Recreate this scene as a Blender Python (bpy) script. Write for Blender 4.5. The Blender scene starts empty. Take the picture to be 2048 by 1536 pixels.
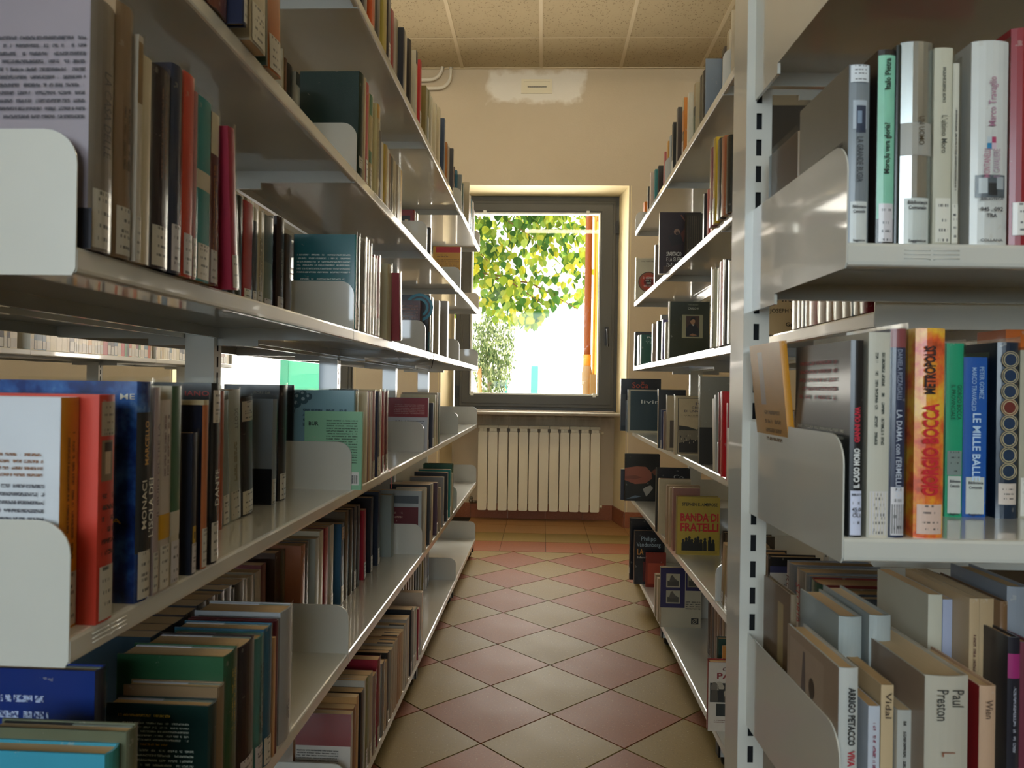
import bpy, bmesh, math, random
from mathutils import Matrix, Vector
random.seed(11)
SC = bpy.context.scene
COL = SC.collection
R = math.radians

# ------------------------------------------------------------------ camera
cd = bpy.data.cameras.new('camera'); cam = bpy.data.objects.new('camera', cd); COL.objects.link(cam)
SC.camera = cam
CAM_H, YAW, PITCH, ROLL = 1.0598, R(2.3258), R(.2034), R(.8864)
cam.matrix_world = (Matrix.Translation((0, 0, CAM_H)) @ Matrix.Rotation(YAW, 4, 'Z') @
                    Matrix.Rotation(math.pi / 2 + PITCH, 4, 'X') @ Matrix.Rotation(ROLL, 4, 'Z'))
cd.sensor_width = 36; cd.sensor_fit = 'HORIZONTAL'
cd.lens = 1477.94 / 2048 * 36
cd.clip_start = .02; cd.clip_end = 200
cd.dof.use_dof = True; cd.dof.focus_distance = 3.2; cd.dof.aperture_fstop = 12

# ------------------------------------------------------------------ world, sun, window daylight, exposure
wd = bpy.data.worlds.new('sky'); SC.world = wd; wd.use_nodes = True
nt = wd.node_tree; bgn = nt.nodes['Background']
sky = nt.nodes.new('ShaderNodeTexSky'); sky.sky_type = 'HOSEK_WILKIE'
sky.turbidity = 6; sky.ground_albedo = .5; sky.sun_direction = Vector((.35, .25, .9)).normalized()
mixw = nt.nodes.new('ShaderNodeMixRGB'); mixw.inputs[0].default_value = .75
mixw.inputs[2].default_value = (1, .985, .95, 1)
nt.links.new(sky.outputs[0], mixw.inputs[1]); nt.links.new(mixw.outputs[0], bgn.inputs[0])
bgn.inputs[1].default_value = 4.6
sd = bpy.data.lights.new('sun', 'SUN'); sun = bpy.data.objects.new('sun', sd); COL.objects.link(sun)
sd.energy = 7; sd.angle = R(1.0); sd.color = (1, .93, .8)
sun.rotation_euler = Vector((-.45, -.62, -1.25)).to_track_quat('-Z', 'Y').to_euler()

def area(name, loc, rot, sx, sy, power, color):
    d = bpy.data.lights.new(name, 'AREA'); d.shape = 'RECTANGLE'; d.size = sx; d.size_y = sy
    d.energy = power; d.color = color
    o = bpy.data.objects.new(name, d); COL.objects.link(o); o.location = loc; o.rotation_euler = rot
    return o
# daylight coming in through the window openings (lamps fill the openings)
area('rear_window_daylight', (-.9, -3.42, 1.75), (R(90), 0, 0), 3.6, 1.7, 58, (.5, .78, 1))
area('front_window_daylight', (-.05, 6.02, 1.73), (R(-90), 0, 0), 1.0, 1.42, 42, (1, .95, .86))
area('second_window_daylight', (-2.165, 6.02, 1.73), (R(-90), 0, 0), 1.0, 1.42, 42, (1, .95, .86))
LAMP_EMIT = 22
SC.view_settings.view_transform = 'Standard'; SC.view_settings.look = 'None'
SC.view_settings.gamma = 1; SC.view_settings.use_curve_mapping = False
SC.view_settings.exposure = 0.25

# ------------------------------------------------------------------ helpers
def lin(h):
    h = h.lstrip('#'); o = []
    for i in (0, 2, 4):
        c = int(h[i:i + 2], 16) / 255
        o.append(c / 12.92 if c <= .04045 else ((c + .055) / 1.055) ** 2.4)
    return (*o, 1)

class MB:
    """collects vertices and faces, builds ONE mesh object"""
    def __init__(s): s.v = []; s.f = []; s.uv = []; s.c = []; s.mi = []; s.col = (1, 1, 1, 1); s.m = 0
    def face(s, pts, uv=None):
        n = len(s.v); s.v += [tuple(p) for p in pts]; s.f.append(tuple(range(n, n + len(pts))))
        s.uv.append(uv); s.c.append(s.col); s.mi.append(s.m)
    def addf(s, base, idx, ): s.f.append(tuple(base + i for i in idx)); s.uv.append(None); s.c.append(s.col); s.mi.append(s.m)
    def box(s, x0, x1, y0, y1, z0, z1):
        n = len(s.v)
        s.v += [(x, y, z) for z in (z0, z1) for y in (y0, y1) for x in (x0, x1)]
        for q in ((0, 2, 3, 1), (4, 5, 7, 6), (0, 1, 5, 4), (1, 3, 7, 5), (3, 2, 6, 7), (2, 0, 4, 6)): s.addf(n, q)
        return s
    def prism(s, pts, fn, a, b):
        """closed 2D outline pts extruded from a to b; fn(u, v, w) -> xyz"""
        n = len(s.v); k = len(pts)
        s.v += [fn(u, v, a) for u, v in pts] + [fn(u, v, b) for u, v in pts]
        s.addf(n, range(k)); s.addf(n, [k + i for i in reversed(range(k))])
        for i in range(k):
            j = (i + 1) % k; s.addf(n, (j, i, k + i, k + j))
        return s
    def tube(s, path, r, seg=8, cap=True):
        path = [Vector(p) for p in path]; n0 = len(s.v); rr = r if isinstance(r, (list, tuple)) else [r] * len(path)
        for i, p in enumerate(path):
            d = (path[min(i + 1, len(path) - 1)] - path[max(i - 1, 0)]).normalized()
            a = d.orthogonal().normalized() if i == 0 else (a - d * a.dot(d)).normalized()
            bb = d.cross(a)
            s.v += [tuple(p + (a * math.cos(t) + bb * math.sin(t)) * rr[i]) for t in [2 * math.pi * k / seg for k in range(seg)]]
        for i in range(len(path) - 1):
            for k in range(seg):
                j = (k + 1) % seg; q = n0 + i * seg
                s.addf(0, (q + k, q + j, q + seg + j, q + seg + k))
        if cap:
            s.addf(n0, range(seg - 1, -1, -1)); e = n0 + (len(path) - 1) * seg; s.addf(e, range(seg))
        return s
    def ball(s, c, r, seg=10, rings=6, sz=1):
        n0 = len(s.v); cx, cy, cz = c
        for i in range(rings + 1):
            th = math.pi * i / rings
            for k in range(seg):
                ph = 2 * math.pi * k / seg
                s.v.append((cx + r * math.sin(th) * math.cos(ph), cy + r * math.sin(th) * math.sin(ph), cz + r * sz * math.cos(th)))
        for i in range(rings):
            for k in range(seg):
                j = (k + 1) % seg; q = n0 + i * seg; s.addf(0, (q + k, q + seg + k, q + seg + j, q + j))
        return s
    def mesh(s, name, mats, smooth=False):
        me = bpy.data.meshes.new(name); me.from_pydata(s.v, [], s.f)
        for m in (mats if isinstance(mats, (list, tuple)) else [mats]): me.materials.append(m)
        if any(u for u in s.uv):
            L = me.uv_layers.new(name='UVMap').data
            for p, u in zip(me.polygons, s.uv):
                if u:
                    for li, q in zip(p.loop_indices, u): L[li].uv = q
        if any(c != (1, 1, 1, 1) for c in s.c):
            A = me.color_attributes.new('Col', 'FLOAT_COLOR', 'CORNER').data
            for p, c in zip(me.polygons, s.c):
                for li in p.loop_indices: A[li].color = c
        if any(s.mi):
            me.polygons.foreach_set('material_index', s.mi)
        if smooth: me.polygons.foreach_set('use_smooth', [True] * len(s.f))
        me.update()
        return me
    def build(s, name, mats, parent=None, color=None, smooth=False):
        return obj(name, s.mesh(name, mats, smooth), parent, color)

def obj(name, me, parent=None, color=None):
    o = bpy.data.objects.new(name, me); COL.objects.link(o)
    if parent: o.parent = parent
    if color: o.color = color
    return o
def tag(o, label=None, cat=None, group=None, kind=None):
    if label: o['label'] = label
    if cat: o['category'] = cat
    if group: o['group'] = group
    if kind: o['kind'] = kind
    return o
def empty(name, loc=(0, 0, 0), rz=0):
    o = bpy.data.objects.new(name, None); COL.objects.link(o); o.empty_display_size = .05
    o.location = loc; o.rotation_euler = (0, 0, rz); return o
def bevel(o, w, seg=2):
    m = o.modifiers.new('bevel', 'BEVEL'); m.width = w; m.segments = seg; m.limit_method = 'ANGLE'; return o

# ------------------------------------------------------------------ materials
class NB:
    def __init__(s, name):
        s.m = bpy.data.materials.new(name); s.m.use_nodes = True; s.t = s.m.node_tree
        s.b = s.t.nodes['Principled BSDF']; s.o = s.t.nodes['Material Output']
    def n(s, t, **k):
        q = s.t.nodes.new('ShaderNode' + t)
        for a, v in k.items(): setattr(q, a, v)
        return q
    def l(s, a, b): s.t.links.new(a, b)
    def math(s, op, a, b=None, c=None, clamp=False):
        q = s.n('Math', operation=op); q.use_clamp = clamp
        for i, x in enumerate((a, b, c)):
            if x is None: continue
            if isinstance(x, (int, float)): q.inputs[i].default_value = x
            else: s.l(x, q.inputs[i])
        return q.outputs[0]
    def mix(s, fac, a, b, mode='MIX'):
        q = s.n('MixRGB', blend_type=mode)
        for i, x in enumerate((fac, a, b)):
            if isinstance(x, (int, float)): q.inputs[i].default_value = x
            elif isinstance(x, tuple): q.inputs[i].default_value = x
            else: s.l(x, q.inputs[i])
        return q.outputs[0]
    def noise(s, vec, scale, detail=3, rough=.5, vscale=None):
        if vscale:
            mp = s.n('Mapping'); mp.inputs['Scale'].default_value = vscale; s.l(vec, mp.inputs[0]); vec = mp.outputs[0]
        q = s.n('TexNoise'); q.inputs['Scale'].default_value = scale; q.inputs['Detail'].default_value = detail
        q.inputs['Roughness'].default_value = rough; s.l(vec, q.inputs['Vector']); return q.outputs['Fac']
    def ramp(s, fac, stops):
        q = s.n('ValToRGB'); e = q.color_ramp.elements
        while len(e) < len(stops): e.new(.5)
        for el, (p, c) in zip(e, stops): el.position = p; el.color = c
        s.l(fac, q.inputs[0]); return q.outputs[0]
    def coord(s, k='Object'): return s.n('TexCoord').outputs[k]
    def bump(s, h, strength, dist=.01):
        q = s.n('Bump'); q.inputs['Strength'].default_value = strength; q.inputs['Distance'].default_value = dist
        s.l(h, q.inputs['Height']); s.l(q.outputs[0], s.b.inputs['Normal'])
    def set(s, **k):
        for a, v in k.items():
            i = s.b.inputs[a.replace('_', ' ')]
            if hasattr(v, 'is_linked') or hasattr(v, 'links'): s.l(v, i)
            else: i.default_value = v
        return s

def plain(name, hexc, rough=.5, metal=0, coat=0, spec=.5):
    b = NB(name); b.set(Base_Color=lin(hexc), Roughness=rough, Metallic=metal, Coat_Weight=coat)
    b.b.inputs['Specular IOR Level'].default_value = spec
    return b.m
M = {}
# enamelled shelf steel
b = NB('shelf_enamel'); c = b.coord(); nz = b.noise(c, 9, 3)
b.set(Base_Color=b.mix(nz, lin('#c1c0b6'), lin('#cbcabf')), Roughness=.28, Coat_Weight=.9, Coat_Roughness=.05, Coat_IOR=1.75)
b.bump(b.noise(c, 130, 1), .012, .002); M['enamel'] = b.m
M['slot'] = plain('slot_dark', '#0c0d0e', .9)
b = NB('wall_plaster'); c = b.coord(); x = b.n('SeparateXYZ'); b.l(c, x.inputs[0]); X, Y_, Z_ = x.outputs
base = b.mix(b.noise(c, 2.2, 5, .6), lin('#c8b89c'), lin('#d3c4aa'))
# fresh plaster patch around the small vent, with ragged brushed edges
rag = b.math('MULTIPLY', b.math('SUBTRACT', b.noise(c, 9, 3), .5), .16)
px = b.math('ADD', b.math('SUBTRACT', b.math('ABSOLUTE', b.math('ADD', X, .075)), .365), rag)
pz = b.math('ADD', b.math('SUBTRACT', b.math('ABSOLUTE', b.math('SUBTRACT', Z_, 3.358)), .112), rag)
pm = b.math('MULTIPLY_ADD', b.math('MAXIMUM', px, pz), -24, .5, clamp=True)
base = b.mix(pm, base, lin('#f0ebde'))
# blotchy browner tone towards the ceiling, dust marks under the sill
top_m = b.math('MULTIPLY', b.math('MULTIPLY_ADD', Z_, 3.2, -10.35, clamp=True), b.noise(c, 3, 4))
base = b.mix(b.math('MULTIPLY', top_m, .6), base, lin('#a89672'))
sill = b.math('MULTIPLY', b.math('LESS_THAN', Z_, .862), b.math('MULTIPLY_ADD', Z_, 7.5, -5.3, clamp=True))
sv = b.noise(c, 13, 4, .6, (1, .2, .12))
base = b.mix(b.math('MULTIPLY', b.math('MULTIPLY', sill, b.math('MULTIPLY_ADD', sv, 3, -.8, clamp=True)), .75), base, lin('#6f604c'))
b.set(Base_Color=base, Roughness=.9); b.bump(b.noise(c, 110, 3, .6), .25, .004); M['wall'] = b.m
M['reveal'] = plain('reveal_plaster', '#eadbb2', .85)
# mineral fibre ceiling tile
b = NB('ceiling_tile'); c = b.coord(); vo = b.n('TexVoronoi'); vo.inputs['Scale'].default_value = 62; b.l(c, vo.inputs['Vector'])
vo.inputs['Randomness'].default_value = 1
hole = b.math('MULTIPLY', b.math('LESS_THAN', vo.outputs['Distance'], .27), b.math('GREATER_THAN', b.noise(c, 38, 2), .47))
st = b.mix(b.noise(c, 1.6, 4, .6), lin('#bcab88'), lin('#a99877'))
b.set(Base_Color=b.mix(b.math('MULTIPLY', hole, .62), st, lin('#6a573a')), Roughness=.95); b.bump(b.math('SUBTRACT', 1, hole), .5, .004); M['ctile'] = b.m
M['cbar'] = plain('ceiling_bar', '#c6b694', .6)
def tile_mat(name, c0, c1, speck, pale):
    b = NB(name); c = b.coord(); oi = b.n('ObjectInfo'); big = b.noise(c, 3, 3)
    col = b.mix(big, lin(c0), lin(c1))
    col = b.mix(b.math('MULTIPLY', b.math('SUBTRACT', oi.outputs['Random'], .3), .25, clamp=True), col, lin(speck))
    f = b.noise(c, 160, 2, .6)
    col = b.mix(b.math('MULTIPLY', b.math('GREATER_THAN', f, .63), .38), col, lin(speck))
    col = b.mix(b.math('MULTIPLY', b.math('LESS_THAN', f, .335), .5), col, lin(pale))
    b.set(Base_Color=col, Roughness=b.math('MULTIPLY_ADD', big, .2, .42), Specular_IOR_Level=.32); b.bump(f, .06, .002); return b.m
M['tile_red'] = tile_mat('tile_terracotta', '#84451a', '#904f22', '#4e2a14', '#b88a5c')
M['tile_beige'] = tile_mat('tile_beige', '#80672c', '#8c7236', '#5e4a24', '#b8a272')
M['tile_peach'] = tile_mat('tile_peach', '#a87c4e', '#b2885a', '#7a5430', '#ccb088')
M['skirt'] = tile_mat('tile_skirting', '#9a5e42', '#a5684a', '#6c4030', '#c09070')
M['grout'] = plain('grout', '#2e261a', .95)
M['floor'] = plain('floor_bed', '#5a4f3c', .9)
b = NB('window_frame_steel'); c = b.coord()
b.set(Base_Color=b.mix(b.noise(c, 5, 3, .6, (1, 1, .3)), lin('#3c3a32'), lin('#46443c')), Roughness=.42); M['frame'] = b.m
M['black'] = plain('black_plastic', '#141414', .4)
M['gasket'] = plain('white_gasket', '#cfd0c8', .4)
b = NB('window_glass'); fr = b.n('Fresnel'); fr.inputs[0].default_value = 1.5
tr = b.n('BsdfTransparent'); gl = b.n('BsdfGlossy'); gl.inputs['Roughness'].default_value = .0
mx = b.n('MixShader'); b.l(b.math('MULTIPLY', fr.outputs[0], 1.1, clamp=True), mx.inputs[0]); b.l(tr.outputs[0], mx.inputs[1]); b.l(gl.outputs[0], mx.inputs[2]); b.l(mx.outputs[0], b.o.inputs[0]); M['glass'] = b.m
b = NB('sill_stone'); c = b.coord(); b.set(Base_Color=b.mix(b.noise(c, 24, 5, .7), lin('#8b8270'), lin('#b4ab98')), Roughness=.3); M['sill'] = b.m
M['rad'] = plain('radiator_enamel', '#e9e0c4', .38)
M['brass'] = plain('valve_metal', '#8a8478', .35, .9)
b = NB('tube_light'); b.set(Base_Color=(1, 1, 1, 1)); b.b.inputs['Emission Color'].default_value = (1, .83, .56, 1); b.b.inputs['Emission Strength'].default_value = LAMP_EMIT; M['lamp'] = b.m
M['pipe'] = plain('painted_pipe', '#e4dcc8', .4)
# books
def cover_mat(name, rough, coat):
    b = NB(name); oi = b.n('ObjectInfo'); c = b.coord()
    w = b.noise(c, 40, 4, .65)
    col = b.mix(b.math('MULTIPLY', b.math('GREATER_THAN', w, .66), .3), oi.outputs['Color'], (.55, .5, .42, 1))
    hv = b.mix(b.math('MULTIPLY', b.noise(c, 9, 2), .22), col, (.02, .02, .02, 1))
    b.set(Base_Color=hv, Roughness=rough, Coat_Weight=coat, Coat_Roughness=.12); return b.m
M['paper_cover'] = cover_mat('book_cover_paper', .42, .15); M['board_cover'] = cover_mat('book_cover_board', .3, .35)
b = NB('book_pages'); c = b.coord(); oi = b.n('ObjectInfo'); x = b.n('SeparateXYZ'); b.l(c, x.inputs[0])
ln = b.n('TexNoise', noise_dimensions='1D'); ln.inputs['Scale'].default_value = 1500; b.l(x.outputs[1], ln.inputs['W'])
tone = b.mix(oi.outputs['Random'], lin('#d2ac78'), lin('#dcc6a0'))
b.set(Base_Color=b.mix(b.math('MULTIPLY', ln.outputs['Fac'], .6), tone, lin('#96703f')), Roughness=.85); M['pages'] = b.m
def attr_mat(name, rough, coat=0):
    b = NB(name); a = b.n('Attribute', attribute_name='Col'); c = b.coord()
    b.set(Base_Color=b.mix(b.math('MULTIPLY', b.noise(c, 60, 3), .18), a.outputs['Color'], (.03, .03, .03, 1)), Roughness=rough, Coat_Weight=coat, Coat_Roughness=.12); return b.m
M['print'] = attr_mat('printed_colour', .38, .25)
b = NB('ink'); oi = b.n('ObjectInfo'); b.set(Base_Color=oi.outputs['Color'], Roughness=.5); M['ink'] = b.m
# rows of small print: one row per unit of V, words from noise along U
b = NB('small_print'); uv = b.coord('UV'); x = b.n('SeparateXYZ'); b.l(uv, x.inputs[0]); U, V, _ = x.outputs
fr_ = b.math('FRACT', V); fl = b.math('FLOOR', V)
rowm = b.math('MULTIPLY', b.math('GREATER_THAN', fr_, .28), b.math('LESS_THAN', fr_, .72))
cv = b.n('CombineXYZ'); b.l(U, cv.inputs[0]); b.l(b.math('MULTIPLY', fl, 7.31), cv.inputs[1])
wn = b.n('TexNoise'); wn.inputs['Scale'].default_value = 1.1; wn.inputs['Detail'].default_value = 3; b.l(cv.outputs[0], wn.inputs['Vector'])
lett = b.n('TexNoise'); lett.inputs['Scale'].default_value = 4.5; lett.inputs['Detail'].default_value = 1; b.l(uv, lett.inputs['Vector'])
msk = b.math('MULTIPLY', rowm, b.math('GREATER_THAN', wn.outputs['Fac'], .43)); msk = b.math('MULTIPLY', msk, b.math('MULTIPLY_ADD', lett.outputs['Fac'], 5, -1.8, clamp=True))
oi = b.n('ObjectInfo'); b.set(Base_Color=oi.outputs['Color'], Roughness=.5)
tr = b.n('BsdfTransparent'); mx = b.n('MixShader'); b.l(msk, mx.inputs[0]); b.l(tr.outputs[0], mx.inputs[1]); b.l(b.b.outputs[0], mx.inputs[2]); b.l(mx.outputs[0], b.o.inputs[0]); M['rows'] = b.m
# call number label: white paper, library stamp rows
b = NB('call_label'); uv = b.coord('UV'); x = b.n('SeparateXYZ'); b.l(uv, x.inputs[0]); U, V, _ = x.outputs; oi = b.n('ObjectInfo')
V9 = b.math('MULTIPLY', V, 9); fl = b.math('FLOOR', V9); fr_ = b.math('FRACT', V9)
on = b.math('GREATER_THAN', b.math('FRACT', b.math('MULTIPLY', b.math('ADD', fl, b.math('MULTIPLY', oi.outputs['Random'], 2)), .437)), .5)
cv = b.n('CombineXYZ'); b.l(b.math('MULTIPLY', U, 5), cv.inputs[0]); b.l(b.math('ADD', b.math('MULTIPLY', fl, 5.7), b.math('MULTIPLY', oi.outputs['Random'], 90)), cv.inputs[1])
wn = b.n('TexNoise'); wn.inputs['Scale'].default_value = 1.6; wn.inputs['Detail'].default_value = 3; b.l(cv.outputs[0], wn.inputs['Vector'])
msk = b.math('MULTIPLY', on, b.math('GREATER_THAN', wn.outputs['Fac'], .5))
msk = b.math('MULTIPLY', msk, b.math('MULTIPLY', b.math('GREATER_THAN', fr_, .22), b.math('LESS_THAN', fr_, .8)))
msk = b.math('MULTIPLY', msk, b.math('MULTIPLY', b.math('GREATER_THAN', U, .2), b.math('LESS_THAN', U, .85)))
b.set(Base_Color=b.mix(b.math('MULTIPLY', msk, .8), oi.outputs['Color'], lin('#23232a')), Roughness=.4, Coat_Weight=.5, Coat_Roughness=.15); M['label'] = b.m
b = NB('barcode'); uv = b.coord('UV'); x = b.n('SeparateXYZ'); b.l(uv, x.inputs[0]); U, V, _ = x.outputs
w1 = b.n('TexNoise', noise_dimensions='1D'); w1.inputs['Scale'].default_value = 32; w1.inputs['Detail'].default_value = 0; b.l(U, w1.inputs['W'])
m_ = b.math('MULTIPLY', b.math('GREATER_THAN', w1.outputs['Fac'], .5), b.math('MULTIPLY', b.math('GREATER_THAN', V, .12), b.math('LESS_THAN', V, .75)))
m_ = b.math('MULTIPLY', m_, b.math('MULTIPLY', b.math('GREATER_THAN', U, .08), b.math('LESS_THAN', U, .92)))
b.set(Base_Color=b.mix(m_, lin('#d5d5d0'), lin('#1c1c1c')), Roughness=.5); M['barcode'] = b.m
# clear plastic sleeve
b = NB('clear_sleeve'); c = b.coord(); lw = b.n('LayerWeight'); lw.inputs[0].default_value = .22
tr = b.n('BsdfTransparent'); tr.inputs[0].default_value = (.97, .97, .95, 1); gl = b.n('BsdfGlossy'); gl.inputs['Roughness'].default_value = .16; gl.inputs[0].default_value = (.95, .95, .92, 1)
bp = b.n('Bump'); bp.inputs['Strength'].default_value = .35; bp.inputs['Distance'].default_value = .004; b.l(b.noise(c, 26, 2, .5, (1, 1, .35)), bp.inputs['Height']); b.l(bp.outputs[0], gl.inputs['Normal']); b.l(bp.outputs[0], lw.inputs['Normal'])
mx = b.n('MixShader'); b.l(b.math('MULTIPLY', lw.outputs['Fresnel'], .5, clamp=True), mx.inputs[0]); b.l(tr.outputs[0], mx.inputs[1]); b.l(gl.outputs[0], mx.inputs[2]); b.l(mx.outputs[0], b.o.inputs[0]); M['sleeve'] = b.m
b = NB('flame_cover'); c = b.coord(); f1 = b.noise(c, 26, 4, .6)
b.set(Base_Color=b.ramp(f1, [(.3, lin('#8c3a20')), (.42, lin('#d85a2e')), (.5, lin('#e08a2c')), (.6, lin('#e6b43a')), (.75, lin('#d98a5c'))]), Roughness=.3, Coat_Weight=.4); M['flame'] = b.m
b = NB('nebula_cover'); c = b.coord(); f1 = b.noise(c, 17, 5, .65)
b.set(Base_Color=b.ramp(f1, [(.32, lin('#0d1836')), (.48, lin('#1c3a78')), (.6, lin('#3566a8')), (.74, lin('#86aed6'))]), Roughness=.25, Coat_Weight=.5); M['nebula'] = b.m

b = NB('silver_foil'); oi = b.n('ObjectInfo'); c = b.coord(); b.set(Base_Color=oi.outputs['Color'], Metallic=.9, Roughness=.24); b.bump(b.noise(c, 30, 2, .5, (1, 1, .1)), .1, .003); M['foil'] = b.m

# ------------------------------------------------------------------ room shell
ID = lambda u, v, w: (u, v, w)
CEIL = 3.496
def struct(name, mb, m, parent=None, kind=True, color=None):
    o = mb.build(name, m, parent, color)
    if kind: o['kind'] = 'structure'
    return o
# front wall in plane y=5.65, two window niches running down to the floor
NICH = [(-.78, .64), (-2.88, -1.46)]
fw = MB()
ys = (5.65, 6.1)
fw.box(-6, NICH[1][0], *ys, 0, CEIL + .1); fw.box(NICH[1][1], NICH[0][0], *ys, 0, CEIL + .1); fw.box(NICH[0][1], 4.6, *ys, 0, CEIL + .1)
for a, c in NICH: fw.box(a, c, *ys, 2.603, CEIL + .1)
for a, c in NICH: fw.box(a, c, 5.95, 6.1, 0, .868)
wall_front = struct('wall_front', fw, M['wall'])
for i, (a, c) in enumerate(NICH):      # splayed side reveals and head of each niche
    rv = MB()
    rv.prism([(c + .02, 5.649), (c, 5.652), (c - .058, 5.952), (c - .058, 6.0), (c + .02, 6.0)], lambda u, v, w: (u, v, w), 0, 2.603)
    rv.prism([(a - .02, 5.649), (a - .02, 6.0), (a + .06, 6.0), (a + .06, 5.952), (a, 5.652)], lambda u, v, w: (u, v, w), 0, 2.603)
    rv.prism([(5.652, 2.603), (6.0, 2.603), (6.0, 2.578), (5.95, 2.583)], lambda u, v, w: (w, u, v), a, c)
    struct('trim_%d' % (i + 1), rv, M['reveal'])
struct('wall_left', MB().box(-6.1, -6, -3.5, 6.1, 0, CEIL + .1), M['wall'])
struct('wall_right', MB().box(4.5, 4.6, -3.5, 6.1, 0, CEIL + .1), M['wall'])
rw = MB(); rw.box(-6, -2.75, -3.6, -3.45, 0, CEIL + .1); rw.box(.95, 4.6, -3.6, -3.45, 0, CEIL + .1)
rw.box(-2.75, .95, -3.6, -3.45, 0, .85); rw.box(-2.75, .95, -3.6, -3.45, 2.65, CEIL + .1)
struct('wall_rear', rw, M['wall'])

# floor: bed with grout colour, tiles laid on it as parts
fl = struct('floor', MB().box(-6.1, 4.6, -3.6, 6.1, -.06, -.004), M['grout'])
tc = [M['tile_red'], M['tile_beige'], M['tile_peach']]
S2, X0, Z0, GAP = .3 / math.sqrt(2), .0466, 4.5243, .0036
BORDER = 4.748
def clip_y(poly, ymax):
    out = []
    for i in range(len(poly)):
        p, q = poly[i], poly[(i + 1) % len(poly)]
        if p[1] <= ymax: out.append(p)
        if (p[1] <= ymax) != (q[1] <= ymax):
            t = (ymax - p[1]) / (q[1] - p[1]); out.append((p[0] + t * (q[0] - p[0]), ymax))
    return out
tm = {}
for i in range(-6, 7):
    for j in range(-19, 2):
        if (i + j) % 2 == 0: continue
        x, y = X0 + i * S2, Z0 + j * S2
        if abs(x) > 1.25: continue
        r = S2 - GAP
        poly = clip_y([(r, 0), (0, r), (-r, 0), (0, -r)], BORDER - y)
        if len(poly) < 3: continue
        k = (j > 0, i % 2)
        if k not in tm:
            t = MB(); t.prism(poly, ID, -.004, 0); tm[k] = t.mesh('tile', tc[0 if i % 2 else 1])
        o = obj('tile', tm[k], fl); o.location = (x, y, 0)
rows = [(BORDER + .006, 5.062, 0), (5.066, 5.358, 1), (5.362, 5.662, 2), (5.666, 5.945, 2)]
for y0, y1, mt in rows:
    for k in range(-5, 7):
        x = .041 + .3 * k
        if y0 > 5.4 and not (-.75 < x + .1 and x + .2 < .62): continue
        key = (y0, 'r')
        if key not in tm:
            t = MB(); t.box(.0015, .2985, 0, y1 - y0, -.004, 0); tm[key] = t.mesh('tile', tc[mt])
        o = obj('tile', tm[key], fl); o.location = (x, y0, 0)
# skirting of terracotta tiles
sk = struct('baseboard_front', MB().box(-6, -2.9, 5.644, 5.65, 0, .112), M['skirt'])
def skirt(p, q, h=.12):
    p, q = Vector(p), Vector(q); d = (q - p); L = d.length; d.normalize(); nrm = Vector((d.y, -d.x))
    t = MB(); c = [p + d * .001, q - d * .001]; pts = [(c[0].x, c[0].y), (c[1].x, c[1].y), (c[1] + nrm * .009)[:], (c[0] + nrm * .009)[:]]
    t.prism(pts, ID, .001, h); return t.build('tile', M['skirt'], sk)
xs = [-.718, -.559, -.259, .041, .341, .582]
for a, c in zip(xs, xs[1:]): skirt((a, 5.95), (c, 5.95))
skirt((.582, 5.948), (.638, 5.652)); skirt((-.776, 5.652), (-.718, 5.948))
x = .64
while x < 2.2: skirt((x, 5.65), (x + .3, 5.65)); x += .3
x = -.78
for k in range(2): skirt((x - .3 - .3 * k, 5.65), (x - .3 * k, 5.65))

# suspended ceiling: bars and tiles as parts
ce = struct('ceiling', MB().box(-6.1, 4.6, -3.6, 6.1, CEIL + .02, CEIL + .1), M['cbar'])
CX, CW, CY0 = -.648, .6045, 5.65 - .494
cxs = [CX + CW * k for k in range(-8, 9)]
cys = [5.65, CY0] + [CY0 - CW * k for k in range(1, 15)]
t = MB(); t.box(.012, CW - .012, .006, CW - .006, CEIL + .004, CEIL + .016); full = t.mesh('ceiling_tile', M['ctile'])
t = MB(); t.box(.012, CW - .012, .006, .494 - .003, CEIL + .004, CEIL + .016); cut = t.mesh('ceiling_tile', M['ctile'])
for x in cxs[3:-2]:
    o = obj('ceiling_tile', cut, ce); o.location = (x, CY0, 0)
    for y in cys[2:11]:
        o = obj('ceiling_tile', full, ce); o.location = (x, y, 0)
for x in cxs: MB().box(x - .012, x + .012, -3.45, 5.65, CEIL - .001, CEIL + .018).build('ceiling_bar', M['cbar'], ce)
for y in cys[1:]: MB().box(-6, 4.5, y - .0045, y + .0045, CEIL + .003, CEIL + .018).build('ceiling_bar', M['cbar'], ce)
MB().box(-6, 4.5, 5.632, 5.65, CEIL - .004, CEIL + .016).build('ceiling_bar', M['cbar'], ce)

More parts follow.
